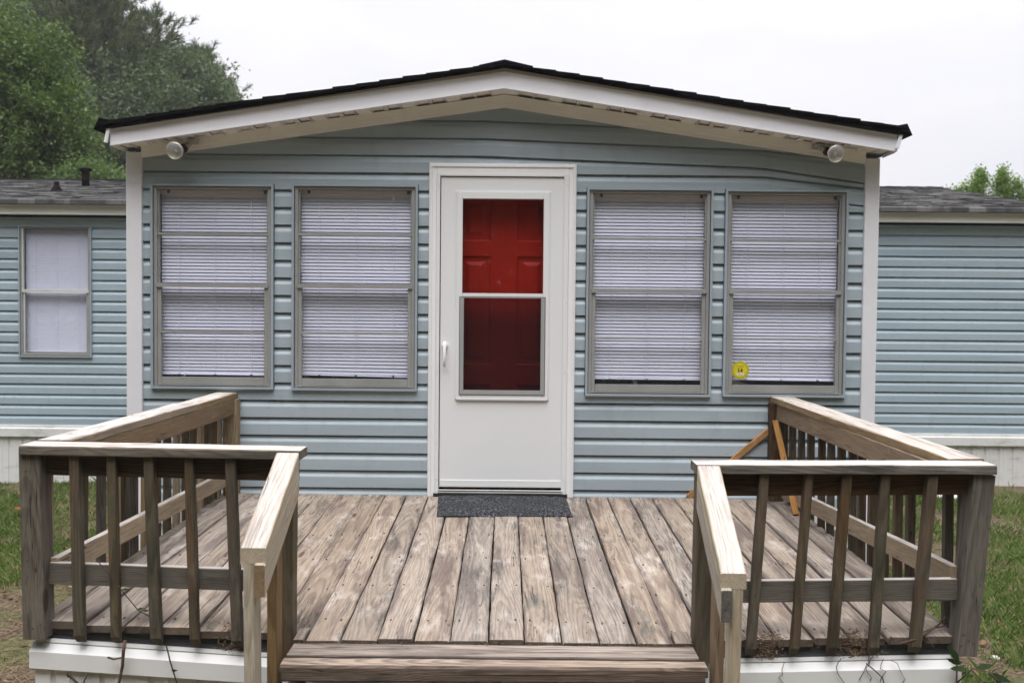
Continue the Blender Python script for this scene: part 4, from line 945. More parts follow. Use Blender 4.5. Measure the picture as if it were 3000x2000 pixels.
# right front
rr = rail_part('railing', M['brown'], deck, ((.76, -2.441, 1.183), (1.836, -2.441, 1.199), .089, .036, dict(up=(0, -1, 0), n=8, jit=.0006)))
rr['label'] = 'right front railing'
rail_part('cap_rail', GT, rr, ((.727, -2.448, 1.256), (1.919, -2.448, 1.265), .137, .038, K3))
rail_part('lower_rail', GT, rr, ((.80, -2.441, .748), (1.80, -2.441, .768), .036, .088, dict(mi=(0, 1, 0), n=8, jit=.0008)))
rail_part('post', M['capside'], rr, ((1.824, -2.456, .512), (1.880, -2.456, 1.243), .088, .089, dict(up=(0, -1, 0), n=12, jit=.0012, ch=.005)))
rail_part('post', M['grey'], rr, ((.768, -2.456, .47), (.775, -2.456, 1.236), .080, .084, dict(up=(0, -1, 0), n=12, jit=.001, ch=.004)))
for xt, xb_, wd in ((1.002, .961, .037), (1.180, 1.137, .034), (1.333, 1.290, .040), (1.486, 1.456, .038), (1.675, 1.622, .044)):
    zb_ = float(np.interp(xb_, [.95, 1.62], [.514, .530]))
    b = MB(); b.board((xb_, -2.4815, zb_), (xt, -2.4815, 1.236), wd, .037, **dict(UP, ch=.0035)); o = b.build('baluster', M['grey'], rr)
    for v in o.data.vertices:
        if v.co.z < zb_+.01: v.co.z += -.018*((v.co.y+2.4815)/.0185)
def nails_on(par, pts):
    for p in pts:
        b = MB(); b.tube([(p[0], p[1]+.004, p[2]), (p[0], p[1]-.0012, p[2])], .0042, 7, 0, smooth=False); b.build('nail_head', M['nail'], par)
nails_on(rl, [(xt+(xb_-xt)*u+random.uniform(-.006, .006), -2.500, z) for xt, xb_ in ((-1.764, -1.749), (-1.616, -1.601), (-1.465, -1.437), (-1.305, -1.283), (-1.139, -1.109)) for u, z in ((.06, 1.238), (.68, .79), (.96, .565))] + [(-1.955, -2.5005, 1.22), (-1.94, -2.5005, 1.10), (-1.95, -2.5005, .86), (-1.90, -2.5005, .60), (-1.95, -2.5005, .60), (-1.93, -2.5005, .585)])
nails_on(rr, [(xt+(xb_-xt)*u+random.uniform(-.006, .006), -2.500, z) for xt, xb_ in ((1.002, .961), (1.180, 1.137), (1.333, 1.290), (1.486, 1.456), (1.675, 1.622)) for u, z in ((.06, 1.195), (.68, .75), (.96, .555))] + [(1.875, -2.5005, 1.19), (1.90, -2.5005, 1.03), (1.87, -2.5005, .80), (1.81, -2.5005, .60), (1.83, -2.5005, .575), (1.85, -2.5005, .565), (1.80, -2.5005, .555)])
# left side
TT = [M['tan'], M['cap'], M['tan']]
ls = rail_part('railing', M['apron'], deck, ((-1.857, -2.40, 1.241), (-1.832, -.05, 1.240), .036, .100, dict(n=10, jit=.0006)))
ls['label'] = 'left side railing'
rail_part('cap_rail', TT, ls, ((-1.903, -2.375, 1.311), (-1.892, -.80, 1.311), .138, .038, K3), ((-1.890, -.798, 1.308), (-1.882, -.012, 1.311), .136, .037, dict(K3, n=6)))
rail_part('lower_rail', TT, ls, ((-1.872, -2.44, .812), (-1.852, -.14, .790), .036, .089, dict(mi=(0, 1, 0), n=10, jit=.0008)))
rail_part('post', M['tan'], ls, ((-1.842, -.062, .60), (-1.842, -.062, 1.290), .089, .089, dict(up=(0, -1, 0), n=8, jit=.0008, ch=.004)))
ysb = [-.11, -.205, -.335, -.445, -.56, -.69, -.82, -.96, -1.11, -1.255, -1.41, -1.52, -1.615, -1.77, -1.955, -2.285]
for i, yy in enumerate(ysb):
    xx = -1.893-.004*i; tl = random.uniform(-.012, .012)
    b = MB(); b.board((xx-.022, yy+tl, .50), (xx-.018, yy, 1.283), .037, .037, up=(0, -1, 0), n=6, jit=.0008); b.build('baluster', M['grey'] if i % 3 else M['tan'], ls)
# right side: cap climbs a little towards the house and leans in
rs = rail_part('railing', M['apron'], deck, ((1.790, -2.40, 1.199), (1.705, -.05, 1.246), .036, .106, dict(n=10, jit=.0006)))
rs['label'] = 'right side railing with an orange braced end post'
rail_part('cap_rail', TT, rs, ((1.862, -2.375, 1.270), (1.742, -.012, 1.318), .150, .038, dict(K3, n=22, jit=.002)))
rail_part('lower_rail', TT, rs, ((1.800, -2.44, .815), (1.740, -.14, .735), .036, .089, dict(mi=(0, 1, 0), n=10, jit=.0008)))
rail_part('post', M['brown'], rs, ((1.700, -.065, .60), (1.700, -.065, 1.297), .089, .089, dict(up=(0, -1, 0), n=8, jit=.0008, ch=.004)))
ysr = [-.02, -.19, -.365, -.535, -.73, -.88, -1.04, -1.20, -1.325, -1.47, -1.62, -1.765, -1.905, -2.265, -2.40]
for i, yy in enumerate(ysr):
    xx = float(np.interp(yy, [-2.4, 0], [1.842, 1.765])); tl = random.uniform(-.015, .015)
    zt = float(np.interp(yy, [-2.4, 0], [1.245, 1.292]))
    b = MB(); b.board((xx+.006, yy+tl, .50), (xx, yy, zt), .037, .037, up=(0, -1, 0), n=6, jit=.0008); b.build('baluster', M['grey'] if i % 4 else M['brown'], rs)
# handrails beside the steps
def handrail(top, bot, side, label, ends):
    """top / bot: centre of the upper face of the flat 2x4 at either end; apron and posts hang on the inner side"""
    t, b = Vector(top), Vector(bot); h = MB()
    def plank(xo, wd, z0, z1, mi, wob, yext=0.0):
        n = 10; bsv = random.random(); vs, wc = [], []
        for i in range(n+1):
            u = i/n; c = t.lerp(b, u); y = c.y+(-.012 if i == n else 0)*yext
            jw = random.uniform(-wob, wob)
            for (dx_, z) in ((-wd/2, z1), (wd/2, z1), (wd/2, z0-.004), (wd/2-.004, z0), (-wd/2+.004, z0), (-wd/2, z0-.004)):
                vs.append((c.x+xo+dx_+jw, y, c.z+z+random.uniform(-wob, wob)*.5)); wc.append((u*(t-b).length+bsv*37, dx_, z-z0))
        k = 6; fs, ms = [], []
        for i in range(n):
            for j in range(k): fs.append((i*k+j, i*k+(j+1) % k, (i+1)*k+(j+1) % k, (i+1)*k+j)); ms.append(mi[1] if j == 3 else mi[0])
        fs += [tuple(reversed(range(k))), tuple(n*k+j for j in range(k))]; ms += [mi[2], mi[2]]
        h.add(vs, [tuple(reversed(f)) for f in fs] if False else fs, ms, wc, bsv)
    plank(0, .090, 0, -.056, (0, 1, 0), .0009); plank(-side*.026, .038, -.057, -.170, (0, 0, 3), .0006, 1)
    o = h.build('handrail', [M['rail'], M['cap']]+ends, deck); o['label'] = label
    return o
hl = handrail((-.899, -2.528, 1.309), (-.910, -3.0, 1.044), -1, 'left step handrail', [M['rail'], M['apron']])
hr_ = handrail((.771, -2.528, 1.273), (.771, -3.0, .972), 1, 'right step handrail', [M['capside'], M['capside']])
def hpost(par, x, y, ztop, lean, mat, wd=.038, dp=.089):
    b = MB(); b.board((x+lean, y, -.25), (x, y, ztop), wd, dp, up=(0, -1, 0), n=10, jit=.0008, ch=.003); b.build('post', mat, par)
hpost(hl, -.925, -2.955, .992, .010, M['rail']); hpost(hl, -.918, -2.66, 1.12, .004, M['apron'])
hpost(hr_, .786, -2.955, .915, -.022, M['rail']); hpost(hr_, .792, -2.66, 1.08, -.012, M['apron'])

# ---------------------------------------------------------------- loose things on the deck
mt = MB()
MX = 26; MY = 16; q00, q10, q01, q11 = Vector((-.494, -.035, 0)), Vector((.336, -.022, 0)), Vector((-.458, -.612, 0)), Vector((.353, -.572, 0))
vs = []
for j in range(MY+1):
    for i in range(MX+1):
        u, v = i/MX, j/MY; p = (q00*(1-u)+q10*u)*(1-v)+(q01*(1-u)+q11*u)*v
        e = min(u, 1-u, v, 1-v); z = DZ(p.y)+.014+.004*mnoise.noise((p.x*6, p.y*6, 1))+(.006 if v > .97 else 0)*mnoise.noise((p.x*9, 4, 2))
        if abs(u-.90) < .02 or abs(u-.95) < .02: z -= .005
        if e < .001: z -= .008
        vs.append((p.x+.004*mnoise.noise((p.y*8, 1, 1)), p.y+.006*mnoise.noise((p.x*5, 2, 9)), z))
n1 = MX+1
mt.add(vs, [(j*n1+i, (j+1)*n1+i, (j+1)*n1+i+1, j*n1+i+1) for j in range(MY) for i in range(MX)], 0, None, .5, True)
rim_ = [i for i in range(n1)]+[j*n1+MX for j in range(1, MY+1)]+[MY*n1+i for i in range(MX-1, -1, -1)]+[j*n1 for j in range(MY-1, 0, -1)]
rv = [vs[i] for i in rim_]; k = len(rv)
mt.add(rv+[(a, b, DZ(b)+.001) for a, b, c in rv], [(i, k+i, k+(i+1) % k, (i+1) % k) for i in range(k)], 1, None, .5)
tag(mt.build('door_mat', [M['mat'], M['black']]), 'speckled charcoal door mat lying on the planks at the white door', 'door mat')
b = MB(); b.board((1.688, -.030, 1.135), (1.140, -.030, .672), .036, .020, up=(0, -1, 0), n=8, jit=.0006, ch=.002, bs=.42)
tag(b.build('wood_brace', M['orange']), 'thin orange wood strip slanting down along the blue wall from the end post', 'wood strip', 'orange strips bracing the right end post')
b = MB(); b.board((1.677, -.128, 1.190), (1.719, -.478, .657), .038, .020, up=(0, -1, 0), n=8, jit=.0006, ch=.003, bs=.46)
tag(b.build('wood_brace', M['orange']), 'short orange wood strip leaning on the right end post with its foot on the deck', 'wood strip', 'orange strips bracing the right end post')
# twigs and vines
def twig(name, pts, r, mat, label, cat, branches=()):
    b = MB(); b.tube(pts, [r*(1-.5*i/len(pts)) for i in range(len(pts))], 6, 0)
    for br in branches: b.tube(br, r*.5, 5, 0)
    return tag(b.build(name, mat), label, cat)
twig('twig', [(1.555, -2.502, .560), (1.62, -2.497, .578), (1.70, -2.440, .594), (1.75, -2.40, .605), (1.80, -2.36, .628)], .0055, M['stem'], 'forked brown twig caught at the right front corner of the deck', 'twig',
     [[(1.66, -2.45, .587), (1.72, -2.41, .596), (1.80, -2.39, .601)], [(1.645, -2.43, .587), (1.68, -2.47, .575), (1.69, -2.50, .548)]])
vl = MB(); pv = [(-1.672, -2.50, .872), (-1.65, -2.515, .85), (-1.627, -2.52, .829), (-1.578, -2.522, .769), (-1.555, -2.51, .73), (-1.536, -2.49, .692), (-1.519, -2.47, .655), (-1.466, -2.45, .616)]
vl.tube(pv, .0022, 5, 0)
for (x, y, z) in ((-1.566, -2.52, .752), (-1.52, -2.48, .662), (-1.505, -2.46, .648)):
    vl.add([(x, y, z), (x+.016, y-.004, z+.008), (x+.030, y, z+.003), (x+.014, y+.003, z-.004)], [(0, 1, 2, 3)], 1)
tag(vl.build('vine', [M['darkstem'], M['leaf_bush']]), 'thin bare vine drooping between the left front balusters', 'vine')
twig('dead_stem', [(-1.553, -2.515, .545), (-1.560, -2.515, .50), (-1.566, -2.51, .44), (-1.582, -2.505, .37), (-1.60, -2.50, .25), (-1.62, -2.5, -.05)], .008, M['stem'], 'dry brown stem climbing the white skirting below the left balusters', 'stem', [[(-1.566, -2.51, .475), (-1.60, -2.512, .468), (-1.625, -2.512, .476)]])
vb = MB(); vb.tube([(-1.395, -2.50, .53), (-1.376, -2.505, .46), (-1.348, -2.505, .369), (-1.33, -2.505, .25), (-1.32, -2.5, -.05)], .003, 5, 0)
for (x, z, s_) in ((-1.372, .425, .022), (-1.395, .53, .018)): vb.add([(x, -2.507, z), (x+s_*.6, -2.514, z+s_*.3), (x+s_*1.3, -2.508, z), (x+s_*.6, -2.509, z-s_*.35)], [(0, 1, 2, 3)], 1)
tag(vb.build('vine', [M['darkstem'], M['sprig']]), 'dark leafed vine hanging over the white skirting near the left handrail', 'vine')
twig('dead_stem', [(-1.79, -2.490, .385), (-1.80, -2.488, .40), (-1.76, -2.485, .36), (-1.72, -2.482, .30), (-1.70, -2.48, .1), (-1.7, -2.48, -.05)], .006, M['darkstem'], 'grey dead stem against the ribbed skirting at the left corner', 'stem', [[(-1.74, -2.484, .33), (-1.73, -2.487, .37), (-1.715, -2.487, .40)]])
twig('dead_stem', [(1.425, -2.492, .476), (1.455, -2.494, .452), (1.49, -2.494, .420), (1.51, -2.492, .36), (1.52, -2.49, .2), (1.52, -2.49, -.05)], .003, M['darkstem'], 'thin black tendril curling down the white skirting under the right balusters', 'stem')
rv_ = MB(); random.seed(31)
for (x, z) in ((1.46, .50), (1.50, .49), (1.44, .505), (1.53, .485), (1.33, .49), (1.10, .47)):
    p = [(x, -2.475, z)]
    for i in range(5): p.append((p[-1][0]+random.uniform(-.02, .022), -2.488, p[-1][2]-random.uniform(.008, .03)))
    rv_.tube(p, .0016, 4, 0)
tag(rv_.build('root_tangle', M['stem']), 'tangle of fine brown roots under the right front balusters', 'roots')
# sprig of dark leaves at the right front corner
sg = MB(); random.seed(5)
sg.tube([(1.80, -2.42, -.05), (1.80, -2.47, .30), (1.785, -2.50, .50)], .004, 5, 0); sg.tube([(1.80, -2.48, .40), (1.84, -2.52, .47), (1.90, -2.53, .46), (1.95, -2.54, .41)], .003, 5, 0); sg.tube([(1.84, -2.52, .46), (1.90, -2.55, .40), (1.96, -2.56, .33)], .003, 5, 0)
for (x, z, an, ln) in ((1.775, .505, 2.2, .085), (1.785, .49, 2.7, .07), (1.80, .492, 2.9, .06), (1.82, .468, 3.1, .075), (1.85, .47, .15, .08), (1.90, .45, -.3, .09), (1.93, .43, -.8, .06), (1.87, .43, -.7, .10), (1.92, .37, -.5, .09), (1.80, .45, -.3, .05), (1.96, .33, -.6, .08)):
    d = Vector((math.cos(an), random.uniform(-.35, .1), math.sin(an))); n_ = Vector((-math.sin(an), random.uniform(-.5, .5), math.cos(an))).normalized()
    p = Vector((x, -2.51-random.uniform(0, .04), z)); wv = n_*ln*.16
    sg.add([p, p+d*ln*.35+wv, p+d*ln*.75+wv*.7, p+d*ln, p+d*ln*.75-wv*.7, p+d*ln*.35-wv], [(0, 1, 2, 3, 4, 5)], 1, None, random.random())
tag(sg.build('sapling', [M['stem'], M['sprig']]), 'small dark leafed sapling growing at the right front corner of the deck', 'sapling')

# ---------------------------------------------------------------- yard: stones, litter, grass
def rock(name, x, y, sx_, sy_, sz_, label, mat, seed, cat='stone'):
    b = MB(); n, k = 7, 12; vs = []
    for i in range(n):
        ph = math.pi*i/(n-1)
        for j in range(k):
            th_ = 2*math.pi*j/k; d = Vector((math.sin(ph)*math.cos(th_), math.sin(ph)*math.sin(th_), math.cos(ph))); f_ = 1+.25*mnoise.noise(d*1.6+Vector((seed, 0, 0)))
            vs.append((x+d.x*sx_*f_, y+d.y*sy_*f_, gz(x, y)+sz_*.5+d.z*sz_*f_))
    b.add(vs, [(i*k+j, (i+1)*k+j, (i+1)*k+(j+1) % k, i*k+(j+1) % k) for i in range(n-1) for j in range(k)], 0, None, .5, True)
    return tag(b.build(name, mat), label, cat)
rock('stone', 4.20, 3.85, .20, .12, .045, 'flat pale stone on the grass by the right house skirting, seen between balusters', M['stone'], 3)
rock('stone', 4.46, 3.62, .16, .10, .03, 'smaller flat white stone just in front of the larger pale one', M['stone'], 8)
rock('stone', 2.69, -1.0, .026, .022, .014, 'round white pebble in the grass beside the right deck corner', M['stone'], 5, 'pebble')
rng = np.random.default_rng(11)
def in_house(x, y): return (y > 4.28) | ((np.abs(x+.09) < 2.46) & (y > -.02)) | ((x > -1.97) & (x < 1.83) & (y > -2.47))
def field(n, y0, y1):
    """ground points the lens can reach on both sides of the deck"""
    y = rng.uniform(y0, y1, n*2); hw = (y+6.37)*0.56+1.5
    x = rng.uniform(-1, 1, n*2)*hw; ok = ~in_house(x, y) & (np.abs(x) > 1.7)
    return x[ok][:n], y[ok][:n]
def gz_arr(x, y): return np.array([gz(a, b) for a, b in zip(x, y)])
def dens(x, y, s=1.1, o=0.0): return np.array([mnoise.noise((a*s+o, b*s, 2.0))+.5*mnoise.noise((a*s*3+o, b*s*3, 5.0)) for a, b in zip(x, y)])
x, y = field(310000, -3.2, 4.3)
d = dens(x, y)+np.where(x < 0, np.clip((y-1.2)*.30, -.7, .1), np.where(y < .6, -.10, .0))
keep = rng.uniform(-.45, .55, len(x)) < d*1.5+.02; x, y = x[keep], y[keep]; z = gz_arr(x, y); n = len(x)
h = rng.uniform(.018, .055, n)*np.where(rng.random(n) < .06, 1.7, 1); an = rng.uniform(0, 2*math.pi, n); ln = rng.uniform(.2, 1.0, n)*h; wd = rng.uniform(.0022, .0042, n)
P = np.zeros((n, 4, 3)); px_, py_ = np.cos(an), np.sin(an); tx_, ty_ = -py_, px_
base = np.stack([x, y, z-.004], 1)
P[:, 0] = base+np.stack([tx_*wd, ty_*wd, 0*wd], 1); P[:, 1] = base-np.stack([tx_*wd, ty_*wd, 0*wd], 1)
mid = base+np.stack([px_*ln*.35, py_*ln*.35, h*.62], 1); tip = base+np.stack([px_*ln, py_*ln, h], 1)
P[:, 2] = mid-np.stack([tx_*wd*.8, ty_*wd*.8, 0*wd], 1); P[:, 3] = tip
rb = np.clip(rng.beta(2, 2.4, n)+.25*dens(x, y, 2.0, 9), 0, 1)
tag(fast_mesh('grass', P.reshape(-1, 3), 4, M['grass'], np.repeat(rb, 4)), kind='stuff')
# pine straw: thin needles lying on the soil, thicker towards the near left
x, y = field(60000, -3.4, 4.3); d = np.where(x < 0, np.clip(.55-(y+.6)*.38, -.5, .6), -.15)+.6*dens(x, y, .9, 4)
keep = rng.uniform(-.3, .7, len(x)) < d; x, y = x[keep], y[keep]; z = gz_arr(x, y); n = len(x)
an = rng.uniform(0, 2*math.pi, n); ln = rng.uniform(.03, .10, n); wd = rng.uniform(.0012, .0026, n); ti = rng.uniform(-.12, .28, n)
P = np.zeros((n, 4, 3)); dx_ = np.stack([np.cos(an)*ln, np.sin(an)*ln, ti*ln], 1); sx_ = np.stack([-np.sin(an)*wd, np.cos(an)*wd, 0*wd], 1); base = np.stack([x, y, z+rng.uniform(.001, .016, n)], 1)
P[:, 0] = base-sx_; P[:, 1] = base+sx_; P[:, 2] = base+dx_+sx_*.6; P[:, 3] = base+dx_-sx_*.6
tag(fast_mesh('pine_straw', P.reshape(-1, 3), 4, M['straw'], np.repeat(rng.random(n), 4)), kind='stuff')
# fallen leaves
x, y = field(4200, -3.2, 4.2); d = dens(x, y, 1.4, 20)+np.where(x < 0, .15, -.05); keep = rng.uniform(-.2, .8, len(x)) < d; x, y = x[keep], y[keep]; z = gz_arr(x, y); n = len(x)
P = np.zeros((n, 6, 3)); an = rng.uniform(0, 2*math.pi, n); ln = rng.uniform(.015, .040, n); wd = ln*rng.uniform(.22, .42, n)
ex = np.stack([np.cos(an), np.sin(an), rng.uniform(-.3, .5, n)], 1); ey = np.stack([-np.sin(an), np.cos(an), rng.uniform(-.5, .5, n)], 1); base = np.stack([x, y, z+rng.uniform(.006, .03, n)], 1)
for i, (a, b) in enumerate(((-1, 0), (-.35, 1), (.45, .8), (1, 0), (.45, -.8), (-.35, -1))): P[:, i] = base+ex*(a*ln)[:, None]+ey*(b*wd)[:, None]
tag(fast_mesh('leaf_litter', P.reshape(-1, 3), 6, M['deadleaf'], np.repeat(rng.random(n), 6)), kind='stuff')
# debris along the front edge of the deck and in the seam behind the tread
n = 1500; sel = rng.random(n); cx_ = np.where(sel < .25, rng.normal(1.03, .035, n), np.where(sel < .5, rng.normal(1.40, .06, n), np.where(sel < .7, rng.normal(-1.12, .035, n), rng.uniform(-.84, .70, n))))
fr_ = (cx_ > -.85) & (cx_ < .72)
cy_ = np.where(fr_, rng.normal(-2.597, .006, n), rng.normal(-2.452, .014, n)); cz_ = np.where(fr_, .578+rng.uniform(-.012, .004, n), np.array([zgap(a) for a in cx_])+rng.uniform(.02, .125, n))
an = rng.uniform(0, 2*math.pi, n); an2 = rng.uniform(-1, 1, n); ln = rng.uniform(.005, .022, n)*np.where(fr_, .6, 1.2); wd = rng.uniform(.0008, .0022, n)
P = np.zeros((n, 4, 3)); dx_ = np.stack([np.cos(an)*np.cos(an2)*ln, np.sin(an)*np.cos(an2)*ln*.4, np.sin(an2)*ln*np.where(fr_, .2, 1)], 1); sx_ = np.stack([-np.sin(an)*wd, 0*wd, np.cos(an)*wd], 1); base = np.stack([cx_, cy_, cz_], 1)
P[:, 0] = base-sx_; P[:, 1] = base+sx_; P[:, 2] = base+dx_+sx_; P[:, 3] = base+dx_-sx_
tag(fast_mesh('deck_debris', P.reshape(-1, 3), 4, M['straw'], np.repeat(rng.random(n), 4)), kind='stuff')
lf_ = MB(); lf_.add([(-4.60, 2.42, .02), (-4.54, 2.38, .05), (-4.48, 2.44, .03), (-4.50, 2.50, .05), (-4.57, 2.50, .03)], [(0, 1, 2, 3, 4)], 0); tag(lf_.build('fallen_leaf', M['redleaf']), 'single reddish leaf on the grass at the far left', 'leaf')

# ---------------------------------------------------------------- trees
def rand_dirs(n):
    v = rng.normal(size=(n, 3)); return v/np.linalg.norm(v, axis=1)[:, None]
def leaf_cloud(blobs, per, spray, leaf, droop=0.35, up=0.0, shell=0.35, aspect=0.45):
    """blobs: (centre, radii, share). Sprays of leaves start inside each blob and run outwards; returns diamonds and a shade value"""
    out, sh = [], []
    for c, r, nsp in blobs:
        c, r = np.array(c), np.array(r)
        dd = rand_dirs(nsp); rad = (shell+(1-shell)*rng.random(nsp)**.6)
        lump = np.array([mnoise.noise(Vector(q)*2.3+Vector(c)) for q in dd])
        st_ = c+dd*r*(rad*(1+.45*lump))[:, None]
        dr_ = dd+rng.normal(size=(nsp, 3))*.55+np.array([0, 0, up-droop]); dr_ /= np.linalg.norm(dr_, axis=1)[:, None]
        tone = rng.random(nsp)
        for _ in range(per):
            u = rng.random(nsp)[:, None]
            p = st_+dr_*spray*u+rng.normal(size=(nsp, 3))*leaf*.9
            a = dr_*.5+rand_dirs(nsp)*.8; a /= np.linalg.norm(a, axis=1)[:, None]
            nrm = rand_dirs(nsp)*.8+np.array([0, -.15, .75]); s_ = np.cross(a, nrm); s_ /= np.linalg.norm(s_, axis=1)[:, None]
            l = leaf*rng.uniform(.6, 1.25, nsp)[:, None]
            q = np.stack([p, p+a*l*.5+s_*l*aspect*.5, p+a*l, p+a*l*.5-s_*l*aspect*.5], 1)
            out.append(q); sh.append(np.repeat(np.clip(tone*.55+rng.random(nsp)*.45, 0, 1), 4))
    return np.concatenate(out).reshape(-1, 3), np.concatenate(sh)
def broad_tree(name, label, base, blobs, per, spray, leaf, mat, limbs=True, tr=.16, **k):
    t = link_thing(name, label, 'tree'); t.location = base; B = Vector(base)
    V, S = leaf_cloud(blobs, per, spray, leaf, **k); V = V-np.array(base)
    fast_mesh('crown', V, 4, mat, S, t)
    b = MB(); cs = [Vector(c)-B for c, r, n_ in blobs]; cen = sum(cs, Vector())/len(cs)
    fork = Vector((cen.x*.4, cen.y*.4, max(1.2, cen.z*.45)))
    b.tube([(0, 0, -.3), (0, 0, .2), fork*.5+Vector((.05, 0, 0)), fork], [tr*1.5, tr*1.1, tr*.9, tr*.75], 10)
    for c, (c_, r_, n_) in zip(cs, blobs):
        m_ = fork.lerp(c, .5)+Vector((0, 0, -.12*(c-fork).length)); b.tube([fork, m_, c], [tr*.5, tr*.3, tr*.08], 7)
        for _ in range(3):
            e = c+Vector(rng.normal(size=3))*.18*float(min(r_)); b.tube([m_.lerp(c, .6), e], [tr*.16, tr*.05], 5)
    b.build('trunk', M['bark'], t)
    return t
def blob(px, py, Y, r, n, dy=0.0):
    """a clump of the crown at photo direction (px,py), distance Y"""
    r = r if isinstance(r, tuple) else (r, r, r); c = at(px, py, Y); return (c+np.array([0, dy, 0]), np.array(r), n)
# near bright broadleaf at the left
Y = 12.5
broad_tree('broadleaf_tree', 'bright green leafy tree behind the left roof, nearest of the trees at the left edge', (-11.0, Y, -.1), [
    blob(-330, 250, Y, 2.1, 240), blob(-70, 150, Y, .85, 130), blob(30, 130, Y-.3, .5, 75), blob(55, 250, Y-.2, .68, 130), blob(95, 175, Y, .32, 44), blob(80, 375, Y-.5, .7, 140), blob(165, 350, Y-.4, .30, 46), blob(175, 425, Y-.3, .34, 55),
    blob(20, 470, Y-.6, .7, 120), blob(130, 500, Y-.4, .5, 85), blob(-120, 420, Y, 1.5, 200), blob(125, 255, Y, .26, 32), blob(205, 385, Y-.2, .16, 16), blob(195, 455, Y-.2, .26, 34), blob(110, 310, Y-.3, .3, 36), blob(205, 320, Y-.2, .12, 8), blob(150, 205, Y, .14, 10), blob(150, 140, Y, .12, 8)],
    40, .58, .095, M['leaf_near'], droop=.25, shell=.2)
# low bush behind the ridge
Y = 11.5
broad_tree('bush', 'pale green bush top showing above the left roof ridge beside the vent pipe', tuple(at(265, 560, Y)*np.array([1, 1, 0])), [blob(255, 535, Y, (.55, .5, .32), 260), blob(300, 530, Y, (.36, .4, .22), 150), blob(215, 545, Y, (.4, .4, .2), 130)], 12, .2, .075, M['leaf_bush'], tr=.05, droop=.0)
# hazy hardwoods further back, stepping down to the right
Y = 24
broad_tree('hardwood_tree', 'dull green hardwood tree between the bright left tree and the porch roof', (-11.2, Y, -.1), [blob(330, 420, Y, 2.0, 540), blob(260, 330, Y+1, 1.7, 396), blob(420, 380, Y, 1.5, 396), blob(340, 540, Y, 1.9, 324), blob(400, 300, Y+1, 1.1, 216)], 30, .75, .16, M['leaf_mid'], shell=.1, droop=.1)
broad_tree('hardwood_tree', 'grey green hardwood tree rising just above the left slope of the porch roof', (-9.2, Y+2, -.1), [blob(490, 330, Y+2, 1.5, 432), blob(560, 310, Y+2, 1.25, 342), blob(520, 400, Y+2, 1.6, 288), blob(580, 350, Y+2, .8, 172), blob(500, 250, Y+3, 1.0, 151), blob(460, 260, Y+3, 1.1, 151)], 30, .75, .16, M['leaf_mid'], shell=.1, droop=.1)
broad_tree('hardwood_tree', 'rightmost of the left trees, a small crown tapering into the porch roof edge', (-8.2, Y+4, -.1), [blob(590, 300, Y+4, .85, 201), blob(625, 308, Y+4, .55, 151), blob(655, 312, Y+4, .32, 72), blob(612, 265, Y+4, .42, 93), blob(672, 300, Y+4, .12, 18)], 30, .5, .14, M['leaf_mid'], shell=.1, droop=.1)
broad_tree('hardwood_tree', 'shadowed tree behind the bright leafy tree at the far left', (-16.5, Y+2, -.1), [blob(60, 200, Y+2, 2.4, 468), blob(160, 330, Y+2, 2.2, 432), blob(-80, 330, Y+2, 2.6, 324), blob(60, 480, Y+2, 2.4, 324), blob(180, 470, Y+2, 1.9, 288)], 30, .8, .17, M['leaf_mid'], shell=.1, droop=.1)
# pines: trunk, upswept limbs, brush-like tufts of needles
def pine_tufts(pts, dirs, ln, k, wd):
    n = len(pts); out, sh = [], []; tone = rng.random(n)
    for _ in range(k):
        u = rng.random(n)[:, None]; p = pts+dirs*(ln*u*.75)
        a = dirs*rng.uniform(.5, 1.1, n)[:, None]+rand_dirs(n)*.62; a /= np.linalg.norm(a, axis=1)[:, None]
        s_ = np.cross(a, rand_dirs(n)); s_ /= np.linalg.norm(s_, axis=1)[:, None]; l = (ln*rng.uniform(.35, .62, n))[:, None]
        out.append(np.stack([p-s_*wd*.5, p+s_*wd*.5, p+a*l+s_*wd*.25, p+a*l-s_*wd*.25], 1)); sh.append(np.repeat(np.clip(tone*.6+rng.random(n)*.4, 0, 1), 4))
    return np.concatenate(out).reshape(-1, 3), np.concatenate(sh)
def pine(label, base, top, limbs, ln=.46, k=30, wd=.030, dense=1.5):
    """limbs: (start, end, spread, number of tufts)"""
    t = link_thing('pine_tree', label, 'tree', 'tall pines behind the house'); t.location = base; B = np.array(base)
    b = MB(); tp = np.array(top)-B; b.tube([(0, 0, -.3), tuple(tp*.3+np.array([.15, 0, 0])), tuple(tp*.7), tuple(tp)], [.20, .15, .09, .03], 9)
    P_, D_ = [], []
    for s, e, spr, nt_ in limbs:
        nt_ = int(nt_*dense)
        s, e = np.array(s)-B, np.array(e)-B; mid_ = s*.45+e*.55-np.array([0, 0, .10*np.linalg.norm(e-s)])
        b.tube([tuple(s), tuple(mid_), tuple(e)], [.055, .036, .012], 6)
        u = rng.random(nt_)**.6; L1 = np.where(u[:, None] < .5, s+(mid_-s)*(u[:, None]*2), mid_+(e-mid_)*(u[:, None]*2-1))
        offs = rng.normal(size=(nt_, 3))*spr*np.array([1, 1, .62]); q = L1+offs
        for a, c in zip(L1[::3], q[::3]): b.tube([tuple(a), tuple(c)], [.014, .006], 4)
        P_.append(q); dv = offs*.8/spr+(e-s)/np.linalg.norm(e-s)*.6+np.array([0, 0, 1.15])+rng.normal(size=(nt_, 3))*.25; D_.append(dv/np.linalg.norm(dv, axis=1)[:, None])
    V, S = pine_tufts(np.concatenate(P_), np.concatenate(D_), ln, k, wd)
    fast_mesh('crown', V, 4, M['leaf_pine'], S, t); b.build('trunk', M['bark'], t)
    return t
Y = 27
A = lambda px, py, dy=0: at(px, py, Y+dy)
